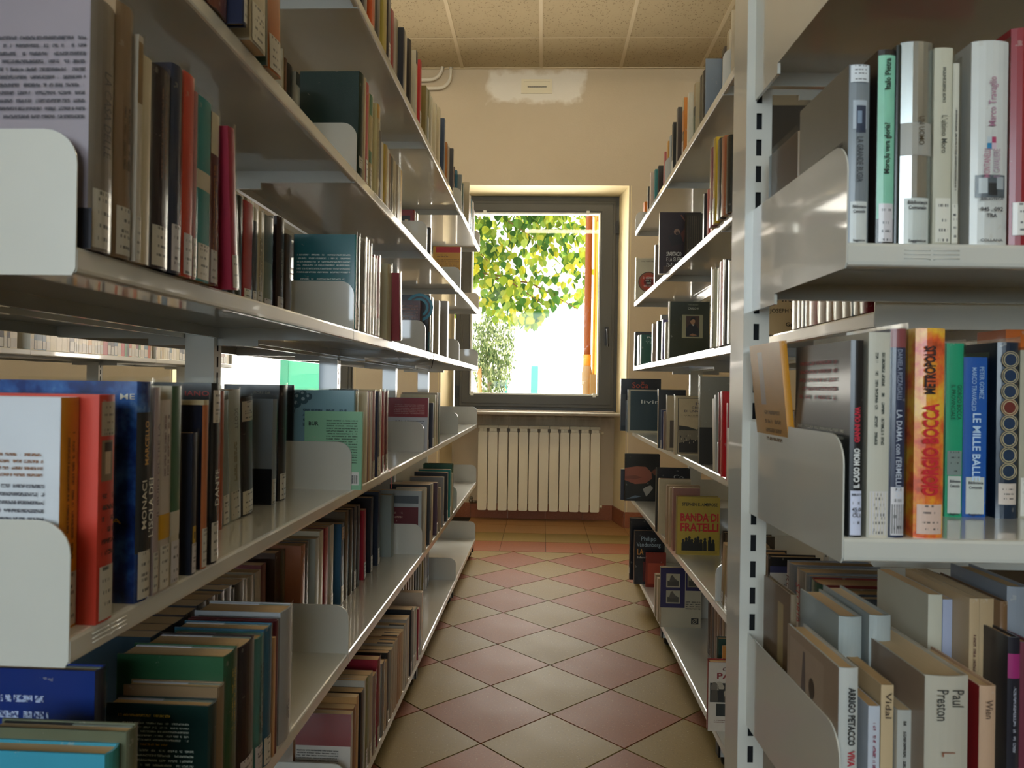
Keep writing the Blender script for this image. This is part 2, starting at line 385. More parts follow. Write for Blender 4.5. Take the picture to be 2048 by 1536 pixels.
# windows
def window(n, dx):
    root = empty('window_%d' % n, (dx, 5.9, 0)); root['kind'] = 'structure'
    x0, x1, z0, z1 = -.70, .606, .872, 2.583
    g = (-.566, .434, 1.008, 2.437)
    def ring(a, b_, y0, y1):
        m = MB(); n0 = 0
        ox0, ox1, oz0, oz1 = a; ix0, ix1, iz0, iz1 = b_
        for y in (y0, y1): m.v += [(ox0, y, oz0), (ox1, y, oz0), (ox1, y, oz1), (ox0, y, oz1), (ix0, y, iz0), (ix1, y, iz0), (ix1, y, iz1), (ix0, y, iz1)]
        for k in range(4):
            j = (k + 1) % 4
            m.addf(0, (k, j, 4 + j, 4 + k)); m.addf(0, (8 + j, 8 + k, 12 + k, 12 + j))
            m.addf(0, (j, k, 8 + k, 8 + j)); m.addf(0, (4 + k, 4 + j, 12 + j, 12 + k))
        return m
    bevel(ring((x0, x1, z0, z1), (x0 + .055, x1 - .055, z0 + .035, z1 - .055), 0, .09).build('frame', M['frame'], root), .003)
    bevel(ring((x0 + .04, x1 - .04, z0 + .028, z1 - .04), (g[0] - .012, g[1] + .012, g[2] - .012, g[3] + .012), -.022, .06).build('sash', M['frame'], root), .004)
    bevel(ring((x0 + .062, x1 - .062, z0 + .052, z1 - .064), (g[0] - .022, g[1] + .022, g[2] - .022, g[3] + .022), -.030, -.020).build('sash_moulding', M['frame'], root), .003)
    ring((g[0] - .0125, g[1] + .0125, g[2] - .0125, g[3] + .0125), (g[0], g[1], g[2], g[3]), -.02, .03).build('glazing_bead', M['gasket'], root)
    gp = MB(); gp.face([(g[0] - .005, .01, g[2] - .005), (g[1] + .005, .01, g[2] - .005), (g[1] + .005, .01, g[3] + .005), (g[0] - .005, .01, g[3] + .005)]); gp.build('glass', M['glass'], root)
    h = MB(); h.box(.488, .520, -.042, -.028, 1.395, 1.545); hb = bevel(h.build('handle_plate', M['black'], root), .003)
    h = MB(); h.tube([(.504, -.042, 1.52), (.504, -.075, 1.52), (.508, -.083, 1.50), (.512, -.083, 1.385)], [.008, .008, .009, .007], 8); h.build('handle', M['black'], root, smooth=True)
    h = MB(); h.box(x1 - .045, x1 - .02, -.03, -.012, z1 - .3, z1 - .2); h.box(x0 + .005, x0 + .03, -.035, -.012, .96, 1.06); h.build('hinge', M['black'], root)
    for cx, cz in ((g[0] + .01, g[2] - .008), (g[1] - .02, g[2] - .008), (g[0] + .09, g[3] + .008), (g[1] - .09, g[3] + .008)):
        q = MB(); q.box(cx - .012, cx + .012, -.036, -.02, cz - .014, cz + .016); q.build('glass_clip', M['gasket'], root)
    s = MB(); s.box(x0 - .017, x1 - .018, -.262, .0, .842, .868); s.prism([(-.262, .842), (-.285, .846), (-.287, .862), (-.28, .868), (-.262, .868)], lambda u, v, w: (w, u, v), x0 - .077, x1 + .032)
    bevel(s.build('window_sill', M['sill'], root), .003)
    return root
window(1, 0); window(2, -2.1)
rr = empty('window_3', (-.9, -3.5, 1.75)); rr['kind'] = 'structure'
f = MB()
for a, c, d, e in ((-1.85, -1.78, -.9, .9), (1.78, 1.85, -.9, .9), (-.04, .04, -.9, .9), (-1.85, 1.85, -.9, -.83), (-1.85, 1.85, .83, .9)): f.box(a, c, -.03, .03, d, e)
f.build('frame', M['frame'], rr)
f = MB(); f.face([(-1.8, 0, -.85), (1.8, 0, -.85), (1.8, 0, .85), (-1.8, 0, .85)]); f.build('glass', M['glass'], rr)

# radiator: twelve aluminium elements
rad = empty('radiator', (-.499, 5.80, .085)); tag(rad, 'cream radiator of twelve columns under the window sill', 'radiator')
pw = .963 / 12
def rrect(x0, x1, z0, z1, r, n=4):
    o = []
    for cx, cz, a0 in ((x1 - r, z0 + r, -90), (x1 - r, z1 - r, 0), (x0 + r, z1 - r, 90), (x0 + r, z0 + r, 180)):
        for k in range(n + 1):
            a = R(a0 + 90 * k / n); o.append((cx + r * math.cos(a), cz + r * math.sin(a)))
    return o
e = MB(); e.prism(rrect(.0035, pw - .0035, 0, .622, .013), lambda u, v, w: (u, w, v), .006, 0)
face = e.mesh('element', M['rad'])
bk = MB(); bk.box(.012, pw - .012, .02, .085, .02, .655); bk.box(pw / 2 - .0025, pw / 2 + .0025, .005, .03, .1, .645); bk.prism([(.012, .645), (.09, .645), (.09, .667), (.03, .667)], lambda u, v, w: (w, u, v), .001, pw - .001)
bkm = bk.mesh('element_body', M['rad'])
for k in range(12):
    o = obj('element', face, rad); o.location = (k * pw, 0, 0); bevel(o, .004, 3)
    q = obj('element_body', bkm, o)
v = MB(); v.tube([(-.055, .06, .055), (-.005, .06, .055)], .011, 8); v.tube([(-.05, .06, .055), (-.05, .02, .07)], .016, 8); v.ball((-.05, .055, .085), .016, 8, 6); v.tube([(-.05, .06, .055), (-.05, .13, .055)], .009, 8); v.build('valve', M['brass'], rad, smooth=True)
v = MB(); v.tube([(.963, .05, .62), (.99, .05, .62)], .011, 8); v.tube([(.963, .05, .04), (.985, .05, .04)], .013, 8); v.build('end_plug', M['rad'], rad, smooth=True)

# small vent in the patch of fresh plaster, pipes in the corner of wall and ceiling
vt = empty('wall_vent', (-.075, 5.65, 3.358)); tag(vt, 'small white vent plate high on the wall above the window', 'vent')
m = MB()
for a, c, d, e_ in ((-.118, .118, .036, .054), (-.118, .118, -.054, -.036), (-.118, -.098, -.036, .036), (.098, .118, -.036, .036)): m.box(a, c, -.012, 0, d, e_)
m.build('frame', M['rad'], vt)
m = MB(); m.box(-.098, .098, -.006, 0, -.036, .036); m.build('plate', M['rad'], vt)
m = MB(); m.box(-.07, .075, -.009, -.006, -.006, -.002); m.build('slot', M['slot'], vt)
for r_, (xa, zb) in enumerate(((-.80, 3.40), (-.735, 3.335))):
    p = MB(); rad_ = .1; path = [(-1.44, 5.622, zb)]
    for k in range(7):
        a = R(90 * k / 6); path.append((xa - rad_ + rad_ * math.sin(a), 5.622, zb + rad_ - rad_ * math.cos(a)))
    path.append((xa, 5.622, CEIL))
    o = p.tube(path, .013, 10).build('ceiling_pipe', M['pipe'], smooth=True)
    tag(o, ('upper' if r_ == 0 else 'lower') + ' cream bent pipe coming out of the ceiling at the wall', 'pipe')

# fluorescent fittings
def lamp(x, y, label, L=1.25):
    t = empty('ceiling_light', (x, y, CEIL - .001)); tag(t, label, 'ceiling light', 'fluorescent fittings of the room')
    MB().box(-L / 2, L / 2, -.06, .06, -.035, -.001).build('body', M['gasket'], t)
    d = MB(); d.prism([(-.022, -.04), (-.028, -.062), (-.018, -.082), (.018, -.082), (.028, -.062), (.022, -.04)], lambda u, v, w: (w, u, v), -L / 2 + .01, L / 2 - .01); d.build('diffuser', M['lamp'], t)
lamp(.325, .54, 'lit fluorescent fitting over the aisle, mirrored in the window pane')
for k, (x, y) in enumerate(((-2.1, 1.26), (2.7, 1.26), (.345, 3.75), (-4.4, 1.26), (-2.1, -1.6), (2.7, -1.6), (-2.1, 3.7), (-4.4, 3.7))):  # third one is an added fitting that brightens the radiator end
    lamp(x, y, ['lit fluorescent fitting over the next aisle at left', 'lit fluorescent fitting at the right of the room', 'unseen fluorescent fitting added to brighten the window end of the aisle', 'lit fluorescent fitting at the far left of the room', 'lit fluorescent fitting behind the camera at left', 'lit fluorescent fitting behind the camera at right', 'lit fluorescent fitting near the second window', 'lit fluorescent fitting in the far left corner'][k])

# ------------------------------------------------------------------ outside
ground = struct('ground', MB().box(-30, 30, 6.15, 60, -.4, -.3), plain('pale_paving', '#d8d2c4', .9))
def fence_wall(): pass
bld = empty('far_building', (-5.35, 27, -.3)); tag(bld, 'sunlit white building beyond the tree outside the window', 'building')
MB().box(-9, 18, 0, 4, 0, 9).build('wall', plain('white_render', '#f1eee6', .9), bld)
w = MB(); w.box(4.62, 4.95, -.05, .0, .9, 2.05); w.build('window', plain('pale_glass', '#bcd6d8', .2), bld)
SH = plain('teal_shutter', '#1c7f78', .6)
for xs_ in ((4.95, 5.2),):
    s_ = MB(); s_.box(*xs_, -.1, -.05, .75, 2.12); sh = s_.build('shutter', SH, bld)
    for k in range(6):
        q = MB(); q.box(xs_[0] + .03, xs_[1] - .03, -.115, -.1, .82 + .21 * k, .98 + .21 * k); q.build('slat', SH, sh)
s_ = MB(); s_.box(4.0, 4.08, -.08, -.02, .5, 1.6); s_.build('drain', SH, bld)
gate = empty('garden_shutter', (-2.44, 7.3, -.3)); tag(gate, 'turquoise panel outside the second window, seen between the shelves', 'shutter')
s_ = MB(); s_.box(-.1, .75, 0, .05, 0, 2.2); s_.build('panel', plain('turquoise_paint', '#4fb8a2', .5), gate)
s_ = MB(); s_.box(-.18, -.1, -.01, .06, 0, 2.25); s_.build('post', plain('teal_post', '#3a9a88', .5), gate)
ypl = plain('ochre_render', '#e2a83c', .85)
wing = empty('ochre_building', (.56, 6.9, -.3)); tag(wing, 'ochre rendered house corner at the right edge of the window', 'building')
MB().box(0, 3, 0, 1.25, 0, 6).build('wall', ypl, wing)
dp = empty('drainpipe', (.485, 8.05, -.3)); tag(dp, 'brown drainpipe with a grey clay foot on the ochre house corner', 'drainpipe')
MB().tube([(0, 0, 1.66), (0, 0, 6)], .038, 12).build('pipe', plain('brown_pipe', '#8a4a22', .5), dp, smooth=True)
MB().tube([(0, 0, 1.60), (0, 0, 1.72)], .043, 12).build('collar', plain('yellow_band', '#d89a34', .5), dp, smooth=True)
MB().tube([(0, 0, 0), (0, 0, 1.38), (0, 0, 1.4), (0, 0, 1.52), (0, 0, 1.6)], [.048, .048, .056, .056, .042], 12).build('clay_foot', plain('clay_foot', '#a08a68', .9), dp, smooth=True)
cb = empty('cable_conduit', (.532, 7.75, -.3)); tag(cb, 'thin yellow conduit with a stone base beside the brown drainpipe', 'conduit')
MB().tube([(0, 0, 1.5), (0, 0, 3.15)], .012, 8).build('conduit', plain('yellow_conduit', '#e0a23c', .5), cb, smooth=True)
MB().tube([(-.02, 0, 3.15), (0, 0, 3.2), (.015, 0, 3.1)], .014, 8).build('conduit_cap', plain('conduit_cap', '#d8b070', .5), cb, smooth=True)
q = MB(); q.box(-.03, .035, -.02, .03, 0, 1.5); q.build('base', plain('stone_base', '#8d7d5c', .95), cb)
lp = empty('lamp_post', (.43, 20.5, -.3)); tag(lp, 'thin grey lamp post in the bright street outside', 'post')
MB().tube([(0, 0, 0), (0, 0, 4.1)], .05, 8).build('pole', plain('grey_pole', '#8d8d92', .6), lp, smooth=True)
q = MB(); q.tube([(0, 0, 4.1), (0, 0, 4.2)], .09, 8); q.build('lamp_head', plain('lamp_head', '#b9b9bc', .6), lp, smooth=True)

def leaf_mat(name, tint):
    b = NB(name)
    col = b.n('ObjectInfo').outputs['Color'] if tint else b.n('Attribute', attribute_name='Col').outputs['Color']
    df = b.n('BsdfDiffuse'); tl = b.n('BsdfTranslucent'); b.l(col, df.inputs[0]); b.l(col, tl.inputs[0])
    mx = b.n('MixShader'); mx.inputs[0].default_value = .55; b.l(df.outputs[0], mx.inputs[1]); b.l(tl.outputs[0], mx.inputs[2]); b.l(mx.outputs[0], b.o.inputs[0]); return b.m
LM = leaf_mat('leaf', True); LM2 = leaf_mat('leaf_mass', False)
LEAF = [(0, 0), (.34, .06), (.5, .3), (.44, .58), (.22, .84), (0, 1.08), (-.22, .84), (-.44, .58), (-.5, .3), (-.34, .06)]
def leaf_pts(s, fold=.12): return [(x * s, -y * s, -abs(x) * s * fold * 3 - y * y * s * .12) for x, y in LEAF]
def leaf_mesh(s):
    m = MB(); p = leaf_pts(s); m.v = p
    m.f = []; m.addf(0, (0, 1, 2, 3, 4, 5)); m.addf(0, (0, 5, 6, 7, 8, 9)); return m.mesh('leaf', LM)
bark = plain('bark', '#6a5238', .9)
rnd = random.Random(5)
tree = empty('linden_tree', (-2.1, 9.6, -.3)); tag(tree, 'tree with large yellow green leaves hanging into the window view', 'tree')
tk = MB(); tk.tube([(0, 0, 0), (.05, 0, 1.2), (0, .1, 2.4), (.3, 0, 3.4), (.6, -.1, 4.6)], [.14, .12, .1, .07, .03], 10); tk.build('trunk', bark, tree, smooth=True)
br = MB()
tips = []
for k in range(16):
    z0 = 2.2 + rnd.random() * 1.9; a = rnd.uniform(-.6, .9); L = rnd.uniform(1.2, 2.5)
    p0 = Vector((.12, 0, z0)); d = Vector((math.cos(a), math.sin(a) - .2, .12))
    pts = [p0 + d * (L * t) + Vector((0, 0, .5 * math.sin(t * 2.6) - .45 * t * t)) for t in (0, .25, .5, .75, 1)]
    br.tube(pts, [.035, .026, .018, .011, .005], 6); tips += [pts[2], pts[3], pts[4], (pts[1] + pts[2]) / 2, (pts[3] + pts[4]) / 2]
br.build('branch', bark, tree, smooth=True)['kind'] = 'stuff'
meshes = [leaf_mesh(s) for s in (.115, .10, .088, .07)]
cols = ['#98a83c', '#86a03a', '#72903a', '#587c38', '#b0b03a', '#a4ac44', '#426c34', '#b8bc52', '#84a04e', '#3a6032', '#608444', '#94a850']
def crown_ok(x, z):
    # hanging lower edge of the crown as the window shows it (world metres at this depth)
    zl = 1.98 + .10 * math.sin(x * 5.2) + (.32 * max(0, x - .02)) + .05 * math.sin(x * 13)
    if -.25 < x < .1: zl -= .05
    return z > zl and x < .57
stuffm = MB(); cnt = 0; leafpos = []
for k in range(9000):
    x = rnd.uniform(-2.7, .6); z = rnd.uniform(1.8, 4.7); y = rnd.gauss(9.35, .45)
    y = min(max(y, 8.5), 10.3)
    if not crown_ok(x, z): continue
    dens = .5 + .5 * math.sin(x * 3.1 + 1.5) * math.sin(z * 4.3 + x * 2)
    if x > .15: dens -= .22
    if z > 2.75 and x < -.25: dens -= .25
    if rnd.random() > .30 + .75 * dens: continue
    leafpos.append((y, x, z))
leafpos.sort()
vis = [p for p in leafpos if -1.0 < p[1] < .55 and p[2] < 3.45]
front = set(vis[:292])
def leaf_rot(): return Matrix.Rotation(rnd.uniform(0, 6.28), 4, 'Z') @ Matrix.Rotation(rnd.gauss(1.25, .4), 4, 'X') @ Matrix.Rotation(rnd.gauss(0, .4), 4, 'Y')
for p in leafpos:
    y, x, z = p
    c = rnd.choice(cols) if z < 2.9 else rnd.choice(cols[:4] + cols[6:])
    if p in front:
        o = obj('leaf', rnd.choice(meshes), tree, lin(c)); o.matrix_local = Matrix.Translation((x + 2.1, y - 9.6, z + .3)) @ leaf_rot()
    else:
        s = rnd.uniform(.075, .115); mt = Matrix.Translation((x + 2.1, y - 9.6, z + .3)) @ leaf_rot()
        n0 = len(stuffm.v); stuffm.v += [tuple(mt @ Vector(q)) for q in leaf_pts(s)]; stuffm.col = lin(c)
        stuffm.addf(n0, (0, 1, 2, 3, 4, 5)); stuffm.addf(n0, (0, 5, 6, 7, 8, 9))
stuffm.build('foliage', LM2, tree)['kind'] = 'stuff'
# small grey green tree further away
bush = empty('young_tree', (-1.05, 15, -.3)); tag(bush, 'young grey green tree with small leaves on a staked stem', 'tree')
tk = MB(); tk.tube([(.0, 0, 0), (.02, 0, .9), (-.03, 0, 1.6)], [.075, .06, .04], 8); tk.build('trunk', plain('pale_bark', '#8a7c60', .9), bush, smooth=True)
tk = MB(); tk.tube([(-.16, -.3, 0), (-.20, -.3, 1.75)], .04, 8); tk.build('stake', plain('orange_stake', '#c88a54', .8), bush, smooth=True)
sm = MB()
gc = ['#566b42', '#6c8050', '#8a9a6c', '#42573a', '#a3b07c', '#77865a']
for k in range(5200):
    u, v_, w_ = rnd.gauss(0, 1), rnd.gauss(0, 1), rnd.gauss(0, 1)
    r = Vector((u, v_, w_)).normalized() * (rnd.random() ** .45)
    z = 2.02 + r.z * 1.06; wd_ = .50 + .10 * math.sin(z * 3.3)
    x, y = r.x * wd_ + .06 * math.sin(z * 5), r.y * .5
    if math.sin(x * 9 + z * 6) * math.sin(z * 8 - x * 4 + y * 5) < -.45: continue
    s = rnd.uniform(.04, .075); mt = Matrix.Translation((x, y, z)) @ leaf_rot(); n0 = len(sm.v)
    sm.v += [tuple(mt @ Vector((a * s, -c * s * 1.3, 0))) for a, c in ((0, 0), (.32, .45), (0, 1), (-.32, .45))]
    sm.col = lin(rnd.choice(gc)); sm.addf(n0, (0, 1, 2, 3))
sm.build('foliage', LM2, bush)['kind'] = 'stuff'

# ------------------------------------------------------------------ library bookcases
ZB = [1.894, 1.5074, 1.1569, 0.8008, 0.4402, 0.0897]          # undersides of the shelf lips
LIP, DEP = .0248, .304
def case_fn(sgn, off=0):
    """profile (depth, z) and run s -> local xyz; depth goes to sgn*x"""
    return lambda u, v, w: (sgn * u, w, v)
SHELFPROF = [(.011, 0), (.003, 0), (.0005, .0015), (0, .005), (0, LIP - .004), (.0012, LIP - .001), (.004, LIP), (DEP, LIP), (DEP, 0), (DEP - .011, 0), (DEP - .011, .0014), (DEP - .0014, .0014), (DEP - .0014, LIP - .0014), (.0035, LIP - .0014), (.0014, LIP - .004), (.0014, .0016), (.011, .0016)]
def plate_prof(H=.131):
    o = [(.0005, .004), (.004, -.002), (DEP + .012, -.002), (DEP + .018, .012), (DEP + .018, H - .004), (DEP + .012, H)]
    r = .0315
    for k in range(7):
        a = R(90 + 90 * k / 6); o.append((.0005 + r + r * math.cos(a), H - r + r * math.sin(a)))
    return o
_cache = {}
def shelf_meshes(sgn, L):
    k = (sgn, round(L, 3))
    if k not in _cache:
        m = MB(); m.prism(SHELFPROF, case_fn(sgn), .0022, L - .0022)
        if sgn > 0: m.f = [tuple(reversed(f)) for f in m.f]
        p = MB(); p.prism(plate_prof(), case_fn(sgn), 0, .0016)
        if sgn > 0: p.f = [tuple(reversed(f)) for f in p.f]
        h = MB(); h.box(min(sgn * (DEP - .09), sgn * (DEP + .012)), max(sgn * (DEP - .09), sgn * (DEP + .012)), 0, .004, -.016, -.0015)
        _cache[k] = (m.mesh('shelf', M['enamel']), p.mesh('end_plate', M['enamel']), h.mesh('hook_bar', M['enamel']))
    return _cache[k]
def upright_mesh(w, d, z0, z1, pitch, zref):
    """square tube with a column of slots cut in both narrow faces; w along the run, d in depth, centred"""
    m = MB(); hw, hd, t = w / 2, d / 2, .0015; sw, sh = .004, .0118
    for sg in (-1, 1):
        n = 0
        zs = []; z = zref - math.floor((zref - z0) / pitch) * pitch
        while z + 2 * sh < z1: zs.append((z, z + 2 * sh)); z += pitch
        for a, c in ((-hw, -sw), (sw, hw)): m.face([(sg * hd, a, z0), (sg * hd, c, z0), (sg * hd, c, z1), (sg * hd, a, z1)])
        e = z0
        for a, c in zs + [(z1, z1)]:
            if a > e: m.face([(sg * hd, -sw, e), (sg * hd, sw, e), (sg * hd, sw, a), (sg * hd, -sw, a)])
            e = c
        m.m = 1; m.face([(sg * (hd - .006), -hw + t, z0), (sg * (hd - .006), hw - t, z0), (sg * (hd - .006), hw - t, z1), (sg * (hd - .006), -hw + t, z1)]); m.m = 0
        m.face([(hd, sg * hw, z0), (-hd, sg * hw, z0), (-hd, sg * hw, z1), (hd, sg * hw, z1)])
    m.face([(-hd, -hw, z1), (hd, -hw, z1), (hd, hw, z1), (-hd, hw, z1)]); m.face([(-hd, -hw, z0), (hd, -hw, z0), (hd, hw, z0), (-hd, hw, z0)])
    return m.mesh('upright', [M['enamel'], M['slot']])
def bookcase(name, label, loc, rz, sgn, joints, zb=ZB, both=True, pitch=.0355, top=2.25, cat='bookcase', foot=True, uw=.037, uo=0):
    root = empty(name, (*loc, 0), rz); tag(root, label, cat)
    um = upright_mesh(uw, .065, .022, top, pitch, zb[0] - .02)
    cen = DEP + .035
    for s in joints:
        o = obj('upright', um, root); o.location = (sgn * cen, s + uo, 0)
    for side in ((0, 1) if both else (0,)):
        sg = sgn if side == 0 else -sgn
        ox = 0 if side == 0 else sgn * 2 * cen
        for a, c in zip(joints, joints[1:]):
            sm, pm, hm = shelf_meshes(sg, c - a)
            for z in zb:
                sh = obj('shelf', sm, root); sh.location = (ox, a, z)
                for y in (.0004, c - a - .002):
                    p = obj('end_plate', pm, sh); p.location = (0, y, 0)
                    if z > 1: q = obj('hook_bar', hm, sh); q.location = (0, y - .001 if y > .1 else y, 0)
        if foot:
            for s in joints:
                f = MB(); f.box(min(sg * .018, sg * (cen - .03)), max(sg * .018, sg * (cen - .03)), -.016, .016, .034, .0868); fo = f.build('foot', M['enamel'], root); fo.location = (ox, s, 0)
                f = MB(); f.box(min(sg * .012, sg * .018), max(sg * .012, sg * .018), -.017, .017, .033, .0875); f.build('end_cap', M['black'], fo)
                f = MB(); f.ball((sg * .042, 0, .020), .020, 10, 6); f.tube([(sg * .042, 0, .018), (sg * .042, 0, .036)], .011, 8); f.build('caster', M['black'], fo, smooth=True)
    return root
JL = [0.653, 1.619, 2.583, 3.586, 4.57]; JR = [1.127, 2.107, 3.088, 4.057]
FRM = {'L': (-0.4285, 0, -math.atan(.0066), -1), 'R': (0.4959, 0, 0, 1)}
bookcase('library_bookcase', 'long grey steel double bookcase along the left of the aisle', (-0.4285, 0), -math.atan(.0066), -1, JL)
bookcase('library_bookcase', 'long grey steel bookcase along the right of the aisle, its end by the window', (0.4959, 0), 0, 1, JR)
bookcase('library_bookcase', 'grey steel bookcase in the next aisle, seen through the gap at left', (-2.085, 0), 0, -1, [.97, 1.95, 2.93, 3.91, 4.89])
# end unit turned towards the camera: run along +a, depth along +b
EAN = R(1.9)
ZE = [1.8021, 1.4962, 1.1902, 0.8842, 0.5782, 0.2722]
bookcase('library_bookcase', 'pale grey slotted end unit facing the camera at the right', (0.3122, 0.7776), EAN - math.pi / 2, -1, [0, .98], zb=ZE + [ZB[5]], both=False, pitch=.0382, top=2.2, uo=.007)

def emblem(case, idx, y0, sgn):
    """open book pressed into the front lip: two leaves of three raised lines"""
    sh = [o for o in COL.objects if o.parent == case and o.name.startswith('shelf')][idx]
    m = MB()
    for k in range(3):
        for a, b_ in ((0, .027), (.030, .057)):
            z = .0172 - .0042 * k; q = -.0012 if k == 2 else 0
            m.tube([(-sgn * .0002, y0 + a, z), (-sgn * .0003, y0 + (a + b_) / 2, z), (-sgn * .0003, y0 + (b_ - .004 if a == 0 else a + .004), z), (-sgn * .0002, y0 + (b_ if a == 0 else a), z + q)] if a == 0 else [(-sgn * .0002, y0 + a, z + q), (-sgn * .0003, y0 + a + .004, z), (-sgn * .0002, y0 + b_, z)], .0007, 5)
    m.build('emblem', M['enamel'], sh, smooth=True)
CASES = [o for o in COL.objects if o.name.startswith('library_bookcase')]
emblem(CASES[3], 1, .034, -1); emblem(CASES[3], 2, .06, -1); emblem(CASES[0], 3, .035, -1)

# ------------------------------------------------------------------ books
def frame_pose(fr, s, d, t):
    """world location and z rotation of a book: local spine at x=0 facing +x, thickness along +y"""
    if fr == 'L':
        th = -math.atan(.0066); c, sn = math.cos(th), math.sin(th)
        x, y = -d, s
        return (-0.4285 + c * x - sn * y, sn * x + c * y), th
    if fr == 'R': return (0.4959 + d, s + t), math.pi
    a = EAN - math.pi / 2                         # spine faces the camera
    x, y = -d, s
    return (0.3122 + math.cos(a) * x - math.sin(a) * y, 0.7776 + math.sin(a) * x + math.cos(a) * y), a
def bulge(t, hard): return min(.0045, .13 * t) if hard else min(.0012, .05 * t)
def spine_x(y, t, hard): return -bulge(t, hard) * (2 * y / t - 1) ** 2
def spine_strip(m, t, hard, y0, y1, z0, z1, off, uv=True):
    n = 6; ys_ = [y0 + (y1 - y0) * k / n for k in range(n + 1)]
    for k in range(n):
        a, c = ys_[k], ys_[k + 1]; xa, xc = spine_x(a, t, hard) + off, spine_x(c, t, hard) + off
        m.face([(xa, a, z0), (xc, c, z0), (xc, c, z1), (xa, a, z1)], [(k / n, 0), ((k + 1) / n, 0), ((k + 1) / n, 1), (k / n, 1)] if uv else None)
TEXTS = []
def text(parent, s, T, U, N, pos, length, cap, col, center=True, bold=0):
    cu = bpy.data.curves.new('lettering', 'FONT'); cu.body = s; cu.size = 1; cu.resolution_u = 2
    cu.align_x = 'CENTER' if center else 'LEFT'; cu.align_y = 'CENTER'; cu.offset = .004 + .016 * bold
    o = bpy.data.objects.new('lettering', cu); COL.objects.link(o)
    TEXTS.append((o, parent, Vector(T), Vector(U), Vector(N), Vector(pos), col, length, cap))
def hsv(h):
    import colorsys
    h = h.lstrip('#'); return colorsys.rgb_to_hsv(*[int(h[i:i + 2], 16) / 255 for i in (0, 2, 4)])
def colour_name(h):
    hh, s, v = hsv(h); d = hh * 360
    if v < .2: return 'black'
    if s < .13: return 'white' if v > .8 else 'pale grey' if v > .62 else 'grey' if v > .4 else 'charcoal'
    if s < .33 and 20 < d < 75: return 'cream' if v > .72 else 'beige' if v > .55 else 'grey brown'
    dk = 'dark ' if v < .42 else ''
    if d < 14 or d > 345: n = 'red' if s > .5 else 'dull red'
    elif d < 30: n = 'orange' if v > .68 and s > .6 else 'brown'
    elif d < 42: n = 'amber' if v > .7 and s > .6 else 'tan' if v > .5 else 'brown'
    elif d < 68: n = 'yellow' if v > .65 and s > .55 else 'straw' if v > .6 else 'olive'
    elif d < 160: n = 'green'
    elif d < 195: n = 'teal'
    elif d < 255: n = 'blue'
    elif d < 300: n = 'violet'
    else: n = 'plum'
    return dk + n
ORD = ['first', 'second', 'third', 'fourth', 'fifth', 'sixth', 'seventh', 'eighth', 'ninth', 'tenth', 'eleventh', 'twelfth', 'thirteenth', 'fourteenth', 'fifteenth', 'sixteenth', 'seventeenth', 'eighteenth', 'nineteenth', 'twentieth', 'twenty-first', 'twenty-second', 'twenty-third', 'twenty-fourth', 'twenty-fifth', 'twenty-sixth', 'twenty-seventh', 'twenty-eighth', 'twenty-ninth', 'thirtieth']
FLIP = {'L': False, 'R': True, 'E': False}
far_stuff = MB()
def rot_pt(p, loc, th): c, s = math.cos(th), math.sin(th); return (loc[0] + c * p[0] - s * p[1], loc[1] + s * p[0] + c * p[1], loc[2] + p[2])
def stuff_book(loc, th, t, w, h, col, lab=None):
    def bx(x0, x1, y0, y1, z0, z1):
        n = len(far_stuff.v)
        far_stuff.v += [rot_pt((x, y, z), loc, th) for z in (z0, z1) for y in (y0, y1) for x in (x0, x1)]
        for q in ((0, 2, 3, 1), (4, 5, 7, 6), (0, 1, 5, 4), (1, 3, 7, 5), (3, 2, 6, 7), (2, 0, 4, 6)): far_stuff.addf(n, q)
    far_stuff.col = lin(col); bx(-w, 0, 0, t, 0, h)
    far_stuff.col = lin('#cdb088'); bx(-w - .0005, -.003, .001, t - .001, .002, h + .0006)
    if lab:
        far_stuff.col = lin('#c9c4b8'); bx(-.01, .0006, t * .06, t * .94, h * .02, h * .22)
USED = {}
